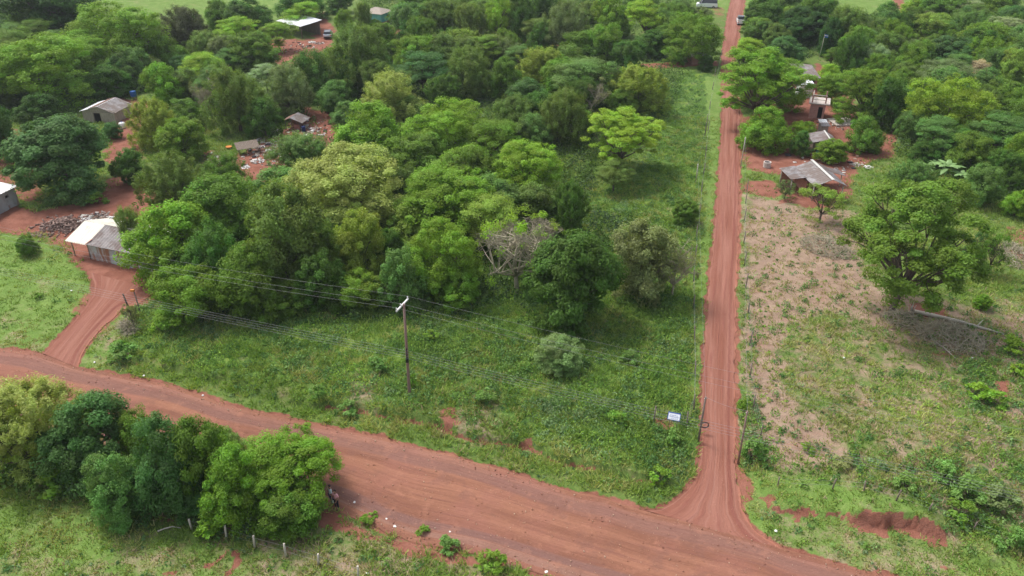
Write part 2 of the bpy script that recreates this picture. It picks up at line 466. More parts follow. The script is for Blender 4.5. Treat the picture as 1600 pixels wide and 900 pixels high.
DRY = [
    PM([(1160, 305), (1240, 318), (1330, 330), (1360, 430), (1400, 470), (1330, 490), (1240, 500), (1215, 600), (1270, 650), (1320, 700), (1330, 735), (1190, 745), (1170, 700), (1160, 500)], 2.0),
    PM([(1330, 420), (1480, 470), (1700, 480), (1700, 600), (1560, 575), (1380, 540), (1300, 480)], 3.0, 0.75),
    PM([(1200, 480), (1700, 520), (1750, 900), (1560, 870), (1450, 800), (1180, 750)], 3.0, 0.48),
    PM([(1500, 600), (1620, 640), (1700, 700), (1560, 660)], 1.5, 0.6),
    PM([(540, 590), (585, 600), (590, 635), (545, 640)], 1.5, 0.5),
    PM([(660, 640), (780, 640), (790, 700), (690, 690)], 2.0, 0.4),
    PM([(120, 555), (190, 486), (210, 500), (200, 570), (150, 576)], 1.2, 0.35),
    PM([(1200, 800), (1340, 830), (1500, 880), (1560, 920), (1300, 900), (1210, 850)], 1.0, 0.45),
    PM([(400, 820), (560, 800), (640, 850), (800, 900), (560, 920), (400, 900)], 1.2, 0.45),
    PM([(-100, 860), (200, 850), (420, 860), (520, 880), (600, 960), (-100, 960)], 3.0, 0.36),
    PM([(0, 500), (60, 520), (60, 545), (0, 535)], 2.0, 0.35),
]
LUSH = [
    PM([(205, 480), (340, 440), (850, 440), (880, 330), (1000, 260), (1050, 110), (1115, 115), (1100, 260), (1088, 330), (1080, 480), (1078, 640), (1078, 730), (1020, 745), (880, 700), (700, 655), (560, 630), (420, 600), (330, 585), (230, 560), (180, 555)], 2.0),
    PM([(1300, 740), (1600, 700), (1700, 900), (1560, 868), (1470, 820)], 2.0, 0.8),
    PM([(1150, 590), (1190, 640), (1215, 720), (1180, 750), (1152, 720)], 0.9, 0.8),
    PM([(1500, 560), (1650, 530), (1650, 640), (1580, 660), (1500, 640)], 1.5, 0.8),
    PM([(1380, 490), (1560, 510), (1560, 560), (1440, 545)], 1.5, 0.45),
]
MEADOW = [   # short smooth bright grass
    PM([(-200, 350), (10, 366), (62, 372), (95, 398), (130, 430), (146, 455), (130, 482), (85, 530), (66, 550), (0, 543), (-200, 520)], 1.0),
    PM([(-160, 800), (200, 790), (330, 850), (500, 900), (600, 1000), (-160, 1000)], 3.0, 0.8),
    PM([(1102, 120), (1128, 125), (1122, 260), (1105, 420), (1094, 560), (1090, 640), (1082, 640), (1092, 420), (1108, 260)], 0.7),
    PM([(1160, 745), (1240, 740), (1330, 770), (1500, 830), (1640, 920), (1300, 880), (1200, 840), (1160, 790)], 1.2, 0.9),
    PM([(130, -20), (460, -20), (450, 30), (300, 36), (200, 30)], 5.0), PM([(1300, -20), (1440, -20), (1420, 24), (1320, 24)], 4.0), PM([(1060, -20), (1146, -20), (1140, 20), (1080, 20)], 3.0), PM([(1163, -20), (1185, -20), (1172, 20), (1162, 20)], 1.5),
    PM([(470, 100), (530, 72), (560, 80), (520, 140), (480, 130)], 3.0), PM([(1158, 262), (1180, 264), (1182, 272), (1160, 276)], 0.5), PM([(1178, 281), (1200, 284), (1192, 290), (1178, 288)], 0.4), PM([(1158, 300), (1220, 305), (1238, 325), (1160, 322)], 1.0),
    PM([(120, 565), (190, 492), (205, 520), (195, 566), (150, 578)], 1.0, 0.8),
    PM([(120, 272), (175, 285), (170, 315), (125, 310)], 1.5, 0.9), PM([(990, 90), (900, 110), (960, 120), (1130, 112), (1130, 104)], 2.0, 0.8),
]

def field(x, y, specs, s=0):
    wob = 1.4 * (fbm(np.asarray(x) * 0.55, np.asarray(y) * 0.55, 41 + s) - 0.5)
    v = np.zeros(np.asarray(x).shape)
    for P, fe, k in specs:
        lo = P.min(0) - fe * 2 - 2; hi = P.max(0) + fe * 2 + 2
        m = (x > lo[0]) & (x < hi[0]) & (y > lo[1]) & (y < hi[1])
        if not m.any(): continue
        d = sdf(x[m], y[m], P)
        v[m] = np.maximum(v[m], k * sm(-fe, fe, d + wob[m] * fe))
    return v

def masks(x, y):
    soil = field(x, y, SOIL, 0); dry = field(x, y, DRY, 3); lush = field(x, y, LUSH, 6); mead = field(x, y, MEADOW, 9)
    road = np.maximum(sdf(x, y, MAIN_P), np.maximum(sdf(x, y, SIDE_P), sdf(x, y, TRACK_P)))
    w = 1.2 * (fbm(x * 0.8, y * 0.8, 77) - 0.5)
    soil = np.maximum(soil, sm(-0.55, 0.05, road + w * 0.7))
    a1, cr, a2 = bank(x, y)
    d1, s1, t1 = pldist(x, y, D1)
    soil = np.maximum(soil, np.clip(cr * 5.0 - 0.25, 0, 1))
    d2, s2, t2 = pldist(x, y, D2)
    ww = 1.8 * (fbm(x * 0.9, y * 0.9, 5) - 0.5); q = s2 * d2 + ww
    face = sm(-0.85, -0.3, q + 0.6 * vnoise(x * 1.7, y * 1.7, 8)) * sm(0.35, 0.0, q) * sm(0.50, 0.55, t2) * sm(0.77, 0.69, t2)
    face = np.maximum(face, 0.8 * sm(-0.5, -0.2, q) * sm(0.2, 0.0, q) * sm(0.5, 0.65, vnoise(x * .4, y * .4, 71)) * (x > 15) * (d2 < 3))
    soil = np.maximum(soil, face)
    return soil, dry, lush, mead, road

# ------------------------------------------------------------------ the ground, one sheet
def axis(lo, hi, step, far, g=1.13):
    a = list(np.arange(lo, hi, step)); s = step
    while a[-1] < far: s *= g; a.append(a[-1] + s)
    return a
xr = axis(0, 62, 0.30, 140, 1.05); xr = [*xr, 220, 350, 600, 1000, 1800, 3000]
xs = np.array([-v for v in xr[:0:-1]] + xr)
ys = [-3000, -1500, -700, -300, -120, -40, 0, 12, 20, 24] + list(np.arange(26, 82, 0.24)); s = 0.24
while ys[-1] < 240: s = min(s * 1.012, 0.95); ys.append(ys[-1] + s)
ys = np.array(ys + [260, 290, 340, 420, 550, 800, 1200, 2000, 3500])
GX, GY = np.meshgrid(xs, ys)
gx, gy = GX.ravel(), GY.ravel()
near = (np.abs(gx) < 160) & (gy > 10) & (gy < 300)
gz = np.zeros(gx.shape); soil = np.zeros(gx.shape); dry = soil.copy(); lush = soil.copy(); mead = soil.copy()
gz[near] = height(gx[near], gy[near])
a_, b_, c_, d_, _r = masks(gx[near], gy[near]); soil[near], dry[near], lush[near], mead[near] = a_, b_, c_, d_
lush[~near] = 0.5
nx, ny = len(xs), len(ys)
idx = np.arange(nx * ny).reshape(ny, nx)
F = np.stack([idx[:-1, :-1], idx[:-1, 1:], idx[1:, 1:], idx[1:, :-1]], -1).reshape(-1, 4)
gme = npmesh("ground", np.stack([gx, gy, gz], -1), F, True)
ca = gme.attributes.new("cover", 'FLOAT_COLOR', 'POINT')
ca.data.foreach_set("color", np.stack([soil, dry, lush, mead], -1).astype(np.float32).ravel())
print('ground', len(gx))

g = NG('ground_cover')
pos = g.node("ShaderNodeNewGeometry").outputs['Position']
cn = g.node("ShaderNodeAttribute"); cn.attribute_name = 'cover'
sp = g.node("ShaderNodeSeparateColor"); g.l.new(cn.outputs['Color'], sp.inputs[0])
A_soil, A_dry, A_lush, A_mead = sp.outputs[0], sp.outputs[1], sp.outputs[2], cn.outputs['Alpha']
n_big = g.noise(pos, 0.12, 3, 0.6); n_mid = g.noise(pos, 0.55, 4, 0.65); n_f = g.noise(pos, 2.6, 4, 0.7); n_ff = g.noise(pos, 9.0, 3, 0.7)
n_b2 = g.noise(g.mapping(pos, (1, 1, 1), (40, 11, 0)), 0.3, 4, 0.65)
grass = g.mix(g.ramp(n_f, 0.3, 0.7), (0.085, 0.150, 0.032), (0.150, 0.215, 0.052))
grass = g.mix(g.math('MULTIPLY', g.ramp(n_mid, 0.5, 0.68), 0.6), grass, (0.17, 0.17, 0.065))
meadc = g.mix(g.ramp(n_mid, 0.3, 0.7), (0.125, 0.215, 0.042), (0.185, 0.275, 0.068))
meadc = g.mix(g.math('MULTIPLY', g.ramp(n_b2, 0.52, 0.72), 0.4), meadc, (0.225, 0.24, 0.095))
meadc = g.mix(g.math('MULTIPLY', g.ramp(n_ff, 0.4, 0.75), 0.4), meadc, (0.075, 0.12, 0.03))
lushc = g.mix(g.ramp(n_f, 0.35, 0.68), (0.055, 0.115, 0.024), (0.120, 0.205, 0.040))
lushc = g.mix(g.math('MULTIPLY', g.ramp(n_b2, 0.52, 0.66), 0.8), lushc, (0.205, 0.29, 0.05))
dryc = g.mix(g.ramp(n_mid, 0.3, 0.7), (0.26, 0.175, 0.130), (0.355, 0.26, 0.19))
dryc = g.mix(g.math('MULTIPLY', g.ramp(n_ff, 0.45, 0.75), 0.5), dryc, (0.25, 0.15, 0.095))
dryc = g.mix(g.math('MULTIPLY', g.ramp(n_b2, 0.6, 0.75), 0.5), dryc, (0.36, 0.175, 0.12))
soilc = g.mix(g.ramp(n_mid, 0.3, 0.7), (0.200, 0.078, 0.052), (0.300, 0.130, 0.092))
soilc = g.mix(g.math('MULTIPLY', g.ramp(n_ff, 0.5, 0.8), 0.35), soilc, (0.16, 0.05, 0.032))
c = g.mix(g.ramp(g.math('ADD', A_lush, g.math('MULTIPLY_ADD', n_mid, 0.8, -0.4)), 0.3, 0.7), grass, lushc)
c = g.mix(g.ramp(g.math('ADD', A_mead, g.math('MULTIPLY_ADD', n_f, 0.6, -0.3)), 0.35, 0.65), c, meadc)
c = g.mix(g.ramp(g.math('ADD', A_dry, g.math('ADD', g.math('MULTIPLY_ADD', n_f, 1.0, -0.5), g.math('ADD', g.math('MULTIPLY_ADD', n_mid, 1.5, -0.75), g.math('MULTIPLY_ADD', n_b2, 1.2, -0.6)))), 0.12, 0.9), c, dryc)
c = g.mix(g.ramp(g.math('ADD', A_soil, g.math('ADD', g.math('MULTIPLY_ADD', n_f, 1.1, -0.55), g.math('MULTIPLY_ADD', n_mid, 0.8, -0.4))), 0.40, 0.66), c, soilc)
bp = g.bump(g.math('ADD', n_ff, g.math('MULTIPLY', n_f, 1.5)), 0.6, 0.12)
g.finish(c, 0.95, 0.1, 0, bp)
M['ground'] = g.m
tag(link("ground", gme, g.m), kind='structure')

# ------------------------------------------------------------------ roads: sheets with a ragged edge
def resample(P, n, key=None):
    seg = np.hypot(*np.diff(P, axis=0).T); t = np.concatenate([[0], np.cumsum(seg)])
    q = np.linspace(0, t[-1], n)
    return np.stack([np.interp(q, t, P[:, 0]), np.interp(q, t, P[:, 1])], -1)

def strip(name, L, Rr, nl, nw, material, lift, by='x', jag=0.22):
    if by == 'x':
        q = np.concatenate([np.linspace(-150, -62, 40)[:-1], np.linspace(-62, 60, nl), np.linspace(60, 135, 30)[1:]])
        L2 = np.stack([q, np.interp(q, L[:, 0], L[:, 1])], -1); R2 = np.stack([q, np.interp(q, Rr[:, 0], Rr[:, 1])], -1)
    else:
        # pair the two edges vertex by vertex
        m = len(L); t = np.linspace(0, m - 1, nl)
        if by == 'y': t = (np.linspace(0, 1, nl) ** 1.0) * (m - 1)
        L2 = np.stack([np.interp(t, np.arange(m), L[:, 0]), np.interp(t, np.arange(m), L[:, 1])], -1)
        R2 = np.stack([np.interp(t, np.arange(m), Rr[:, 0]), np.interp(t, np.arange(m), Rr[:, 1])], -1)
    nl = len(L2)
    w = np.linspace(0, 1, nw)
    X = L2[:, None, :] * (1 - w)[None, :, None] + R2[:, None, :] * w[None, :, None]
    wid = np.hypot(*(L2 - R2).T)
    jl = (fbm(L2[:, 0] * 1.1, L2[:, 1] * 1.1, 51) - 0.5) * 2 * jag; jr = (fbm(R2[:, 0] * 1.1, R2[:, 1] * 1.1, 52) - 0.5) * 2 * jag
    dirn = (L2 - R2) / np.maximum(wid, 0.1)[:, None]
    X[:, 0] += dirn * jl[:, None]; X[:, -1] -= dirn * jr[:, None]
    along = np.concatenate([[0], np.cumsum(np.hypot(*np.diff((L2 + R2) / 2, axis=0).T))])
    x, y = X[..., 0].ravel(), X[..., 1].ravel()
    rut = 0.035 * (fbm(np.tile(w * wid.mean() * 1.5, nl), np.repeat(along * 0.05, nw), 61) - 0.5)
    edge = np.tile(np.minimum(w, 1 - w), nl)
    z = hroad(x, y) + lift + rut * sm(0, 0.1, edge) - 0.03 * (edge < 1e-6)
    ix = np.arange(nl * nw).reshape(nl, nw)
    F = np.stack([ix[:-1, :-1], ix[:-1, 1:], ix[1:, 1:], ix[1:, :-1]], -1).reshape(-1, 4)
    me = npmesh(name, np.stack([x, y, z], -1), F, True)
    uv = me.uv_layers.new(name="UVMap")
    u_ = np.repeat(along, nw); v_ = np.tile(w, nl)
    li = F.ravel()
    uv.data.foreach_set("uv", np.stack([u_[li], v_[li]], -1).astype(np.float32).ravel())
    return tag(link(name, me, material), kind='structure')

def road_mat(name, side):
    g = NG(name)
    uvn = g.node("ShaderNodeUVMap").outputs[0]
    su = g.node("ShaderNodeSeparateXYZ"); g.l.new(uvn, su.inputs[0]); u, v = su.outputs[0], su.outputs[1]
    pos = g.node("ShaderNodeNewGeometry").outputs['Position']
    W = 2.9 if side else 9.0
    along = g.mapping(uvn, (0.055, W * 1.0, 1)); along2 = g.mapping(uvn, (0.13, W * 2.6, 1), (3, 5, 0))
    s1 = g.noise(along, 1.0, 4, 0.6); s2 = g.noise(along2, 1.0, 4, 0.65)
    nb = g.noise(pos, 0.18, 3, 0.6); nm = g.noise(pos, 0.9, 4, 0.65); nf = g.noise(pos, 7.0, 4, 0.75)
    if side:
        c = g.mix(g.ramp(s1, 0.35, 0.65), (0.225, 0.086, 0.058), (0.298, 0.134, 0.098))
        c = g.mix(g.math('MULTIPLY', g.ramp(s2, 0.52, 0.66), 0.6), c, (0.215, 0.075, 0.058))
        c = g.mix(g.math('MULTIPLY', g.ramp(g.noise(g.mapping(uvn, (0.03, W * 5, 1), (9, 1, 0)), 1.0, 3, 0.6), 0.55, 0.66), 0.45), c, (0.33, 0.17, 0.13))
        c = g.mix(g.math('MULTIPLY', g.ramp(v, 0.93, 1.0), 0.6), c, (0.42, 0.17, 0.11))
        c = g.mix(g.math('MULTIPLY', g.ramp(g.math('ABSOLUTE', g.math('ADD', v, g.math('MULTIPLY_ADD', nm, 0.10, -0.86))), 0.05, 0.02), 0.6), c, (0.195, 0.065, 0.05))
    else:
        c = g.mix(g.ramp(s1, 0.35, 0.65), (0.208, 0.090, 0.058), (0.297, 0.136, 0.086))
        c = g.mix(g.math('MULTIPLY', g.ramp(nb, 0.45, 0.62), 0.5), c, (0.275, 0.118, 0.088))
        # grey-mauve compacted bands near both edges, wandering
        vv = g.math('ADD', v, g.math('MULTIPLY_ADD', s1, 0.22, -0.11))
        for ctr, wdt, k, colr in ((0.17, 0.10, 0.75, (0.205, 0.106, 0.086)), (0.80, 0.085, 0.85, (0.190, 0.102, 0.086)), (0.90, 0.04, 0.55, (0.275, 0.165, 0.130)), (0.08, 0.035, 0.45, (0.30, 0.155, 0.12))):
            d = g.math('ABSOLUTE', g.math('SUBTRACT', vv, ctr))
            c = g.mix(g.math('MULTIPLY', g.ramp(d, wdt, wdt * 0.35), k), c, colr)
        c = g.mix(g.math('MULTIPLY', g.ramp(s2, 0.54, 0.66), 0.42), c, (0.20, 0.085, 0.066))
        c = g.mix(g.math('MULTIPLY', g.ramp(nm, 0.54, 0.68), 0.35), c, (0.37, 0.175, 0.115))
        c = g.mix(g.math('MULTIPLY', g.ramp(g.noise(g.mapping(pos, (1, 1, 1), (5, 9, 2)), 0.45, 5, 0.7), 0.52, 0.64), 0.45), c, (0.185, 0.088, 0.066))
    c = g.mix(g.math('MULTIPLY', g.ramp(nf, 0.60, 0.70), 0.55), c, (0.42, 0.25, 0.18))
    c = g.mix(g.math('MULTIPLY', g.ramp(nf, 0.38, 0.28), 0.4), c, (0.19, 0.066, 0.046))
    return g.finish(c, 0.92, 0.15, 0, g.bump(g.math('ADD', g.math('ADD', nf, g.math('MULTIPLY', nm, 1.5)), g.math('MULTIPLY', s2, 3.0)), 0.7, 0.07))
strip("main_road", RU, RL, 520, 40, road_mat('red_road', False), 0.0, 'x', 0.25)
strip("side_road", SL, SR, 620, 22, road_mat('side_track', True), 0.006, 'p', 0.30)
strip("dirt_track", TL, TR, 90, 14, road_mat('house_track', True), 0.012, 'p', 0.25)

# ------------------------------------------------------------------ ground cover nobody could count
rng = np.random.default_rng(11)
def inframe(x, y, m=110):
    zz = y * math.cos(PITCH) + CAM_H * math.sin(PITCH)
    px = 800 + F_PX * x / zz
    yc = y * math.sin(PITCH) - CAM_H * math.cos(PITCH)
    py = 450 - F_PX * yc / zz
    return (px > -m) & (px < 1600 + m) & (py > -m) & (py < 900 + m)

def scatter(n, ymax=150, ymin=26):
    """random points in view, roughly even on the ground but thinner far away"""
    u = rng.random(n * 3)
    y = ymin + (ymax - ymin) * u ** 1.35
    x = (rng.random(n * 3) * 2 - 1) * (y * 0.62 + 18)
    k = inframe(x, y); x, y = x[k], y[k]
    return x[:n], y[:n]

def blades(x, y, z, h, w, n, lean, col, cvar):
    """tufts: n upright narrow triangles-quads per point"""
    m = len(x); X = np.repeat(x, n); Y = np.repeat(y, n); Z = np.repeat(z, n); Hh = np.repeat(h, n) * (0.6 + 0.7 * rng.random(m * n))
    a = rng.random(m * n) * 2 * np.pi
    r = np.repeat(w, n) * rng.random(m * n) * 1.6
    bx, by = X + np.cos(a) * r, Y + np.sin(a) * r
    b2 = rng.random(m * n) * 2 * np.pi; hw = np.repeat(w, n) * 0.22
    dx, dy = np.cos(b2) * hw, np.sin(b2) * hw
    ln = lean * Hh * (0.3 + rng.random(m * n))
    tx, ty = bx + np.cos(a) * ln, by + np.sin(a) * ln
    V = np.stack([np.stack([bx - dx, by - dy, Z - 0.03], -1), np.stack([bx + dx, by + dy, Z - 0.03], -1),
                  np.stack([tx + dx * .5, ty + dy * .5, Z + Hh], -1), np.stack([tx - dx * .5, ty - dy * .5, Z + Hh], -1)], 1)
    C = np.repeat(col, n, 0) * (1 + cvar * (rng.random((m * n, 1)) * 2 - 1))
    return V.reshape(-1, 3), C

def leaves(x, y, z, R_, Hh, n, ll, lw, col, cvar):
    """weed clumps: n leaf diamonds in a low dome round each point"""
    m = len(x); N = m * n
    rep = lambda q: np.repeat(q, n)
    a = rng.random(N) * 2 * np.pi; e = rng.random(N) ** 0.7
    rr = rep(R_) * np.sqrt(rng.random(N))
    cx = rep(x) + np.cos(a) * rr; cy = rep(y) + np.sin(a) * rr
    cz = rep(z) + rep(Hh) * e * np.sqrt(np.clip(1 - (rr / rep(R_)) ** 2 * 0.8, 0.05, 1))
    n_ = np.stack([np.cos(a) * 0.7 + rng.normal(0, .5, N), np.sin(a) * 0.7 + rng.normal(0, .5, N), 0.75 + rng.normal(0, .35, N)], -1)
    n_ /= np.linalg.norm(n_, axis=1)[:, None]
    t = rng.normal(0, 1, (N, 3)); t -= n_ * (t * n_).sum(1)[:, None]; t /= np.linalg.norm(t, axis=1)[:, None]
    b = np.cross(n_, t)
    L = (rep(ll) * (0.7 + 0.6 * rng.random(N)))[:, None]; W = (rep(lw) * (0.7 + 0.6 * rng.random(N)))[:, None]
    c = np.stack([cx, cy, cz], -1)
    V = np.stack([c - t * L / 2, c + b * W / 2, c + t * L / 2, c - b * W / 2], 1)
    C = np.repeat(col, n, 0) * (1 + cvar * (rng.random((N, 1)) * 2 - 1))
    return V.reshape(-1, 3), C

def pick(cols, k): return np.array(cols)[k]
def build_stuff(name, parts, label, cat):
    V = np.concatenate([p[0] for p in parts]); C = np.concatenate([p[1] for p in parts])
    Fq = np.arange(len(V)).reshape(-1, 4)
    me = npmesh(name, V, Fq, False, None, np.clip(C, 0, 1))
    print(name, len(Fq))
    return tag(link(name, me, M['weed']), label, cat, None, 'stuff')

# weeds
x, y = scatter(125000, 160)
soil_, dry_, lush_, mead_, road_ = masks(x, y)
pat = fbm(x * 0.5, y * 0.5, 90); pat2 = fbm(x * 1.1, y * 1.1, 95)
patL = fbm(x * 0.16, y * 0.16, 97)
p = (lush_ * (1 - mead_) * (1 - dry_ * 0.6) * sm(0.30, 0.62, pat + (pat2 - .5) * .5) * 0.60 + 0.05 * (1 - mead_) + dry_ * 0.10 * sm(0.5, 0.7, pat2)) * (1 - soil_) * (road_ < -0.35)
k = rng.random(len(x)) < p
x, y, lush_, dry_, pat, patL = x[k], y[k], lush_[k], dry_[k], pat[k], patL[k]
z = height(x, y)
sz = (0.18 + 0.42 * rng.random(len(x)) ** 2.2) * (0.55 + 1.1 * sm(0.38, 0.7, pat) * lush_)
WC = [(0.095, 0.200, 0.038), (0.155, 0.285, 0.048), (0.225, 0.365, 0.058), (0.12, 0.22, 0.085), (0.22, 0.32, 0.15)]
ki = np.clip((fbm(x * 0.3, y * 0.3, 120) * 1.5 + rng.random(len(x)) * 0.55 - 0.5) * 5, 0, 4).astype(int)
col = pick(WC, ki) * (0.72 + 0.62 * fbm(x * .16, y * .16, 301))[:, None]
parts = [leaves(x, y, z, sz * 0.95, sz * 1.25, 16, 0.20 + 0 * sz, 0.085 + 0 * sz, col, 0.28)]
x, y = scatter(60000, 140)
soil_, dry_, lush_, mead_, road_ = masks(x, y)
pb = fbm(x * 0.35, y * 0.35, 190)
k = rng.random(len(x)) < (lush_ * (1 - mead_) * (0.05 + 0.32 * sm(0.5, 0.68, pb)) + 0.03 * dry_ + 0.012) * (1 - soil_) * (road_ < -0.8)
x, y = x[k], y[k]; z = height(x, y); sz = 0.28 + 0.5 * rng.random(len(x)) ** 1.5
col = pick([(0.085, 0.185, 0.045), (0.11, 0.22, 0.07), (0.14, 0.26, 0.05), (0.19, 0.31, 0.10)], rng.integers(0, 4, len(x)))
parts.append(leaves(x, y, z, sz, sz * 1.2, 34, 0.24 + 0 * sz, 0.10 + 0 * sz, col, 0.3))
build_stuff("weeds", parts, "knee-high leafy green weeds filling the open plot beside the roads", "weeds")

# grass
x, y = scatter(125000, 125)
soil_, dry_, lush_, mead_, road_ = masks(x, y)
pt = fbm(x * 0.9, y * 0.9, 140)
p = (1 - soil_) * (road_ < -0.12) * (0.35 + 0.65 * sm(0.35, 0.6, pt)) * (1 - 0.55 * dry_) * (1 - 0.3 * mead_)
k = rng.random(len(x)) < p
x, y, dry_, mead_, lush_ = x[k], y[k], dry_[k], mead_[k], lush_[k]
z = height(x, y)
h = (0.16 + 0.20 * rng.random(len(x))) * (1 - 0.55 * mead_) * (1 - 0.4 * dry_)
GC = [(0.15, 0.26, 0.045), (0.21, 0.32, 0.065), (0.28, 0.37, 0.085), (0.36, 0.37, 0.13)]
ki = np.clip((fbm(x * 0.4, y * 0.4, 150) * 1.3 + rng.random(len(x)) * 0.5 - 0.35 + 0.08 * mead_ + 0.4 * dry_ * rng.random(len(x))) * 4, 0, 3).astype(int)
col = pick(GC, ki) * (0.76 + 0.5 * fbm(x * .16, y * .16, 301))[:, None]
st = rng.random(len(x)) < dry_ * 0.45
col[st] = (0.42, 0.33, 0.21)
parts = [blades(x, y, z, h, 0.16 + 0 * h, 7, 1.1, col, 0.22)]
build_stuff("grass", parts, "short uneven grass covering the verges, plots and meadows", "grass")

# loose stones on the dirt roads
x, y = scatter(60000, 90)
r_ = sdf(x, y, MAIN_P); k = (r_ > 0.1) & (rng.random(len(x)) < 0.16 + 0.5 * sm(1.4, 0.2, r_)); x, y = x[k][:5200], y[k][:5200]
n_ = len(x); s_ = 0.016 + 0.035 * rng.random(n_) ** 3; z = hroad(x, y) + s_ * 0.2
o8 = np.array([(i, j, k_) for i in (-1, 1) for j in (-1, 1) for k_ in (-1, 1)], float)
V = np.stack([x, y, z], -1)[:, None, :] + o8[None] * s_[:, None, None] * (0.55 + 0.7 * rng.random((n_, 8, 3)))
F8 = np.array([(0, 1, 3, 2), (4, 6, 7, 5), (0, 4, 5, 1), (2, 3, 7, 6), (0, 2, 6, 4), (1, 5, 7, 3)])
Fq = (np.arange(n_)[:, None, None] * 8 + F8[None]).reshape(-1, 4)
cc = np.repeat(pick([(.42, .25, .18), (.32, .15, .10), (.50, .36, .28), (.27, .12, .09)], rng.integers(0, 4, n_)), 6, 0)
tag(link("gravel", npmesh("gravel", V.reshape(-1, 3), Fq, False, None, cc), M['weed']), "loose stones and clods scattered over the red main road", "gravel", None, 'stuff')
# ------------------------------------------------------------------ trees
def unit(v): return v / np.linalg.norm(v, axis=-1, keepdims=True)

def leaf_quads(rg, C, Nrm, L, W, fold=0.0):
    t = rg.normal(0, 1, C.shape); t -= Nrm * (t * Nrm).sum(1)[:, None]; t = unit(t)
    b = np.cross(Nrm, t)
    L = L[:, None]; W = W[:, None]
    V = np.stack([C - t * L / 2, C + b * W / 2, C + t * L / 2 - Nrm * L * 0.12, C - b * W / 2], 1)
    return V.reshape(-1, 3)

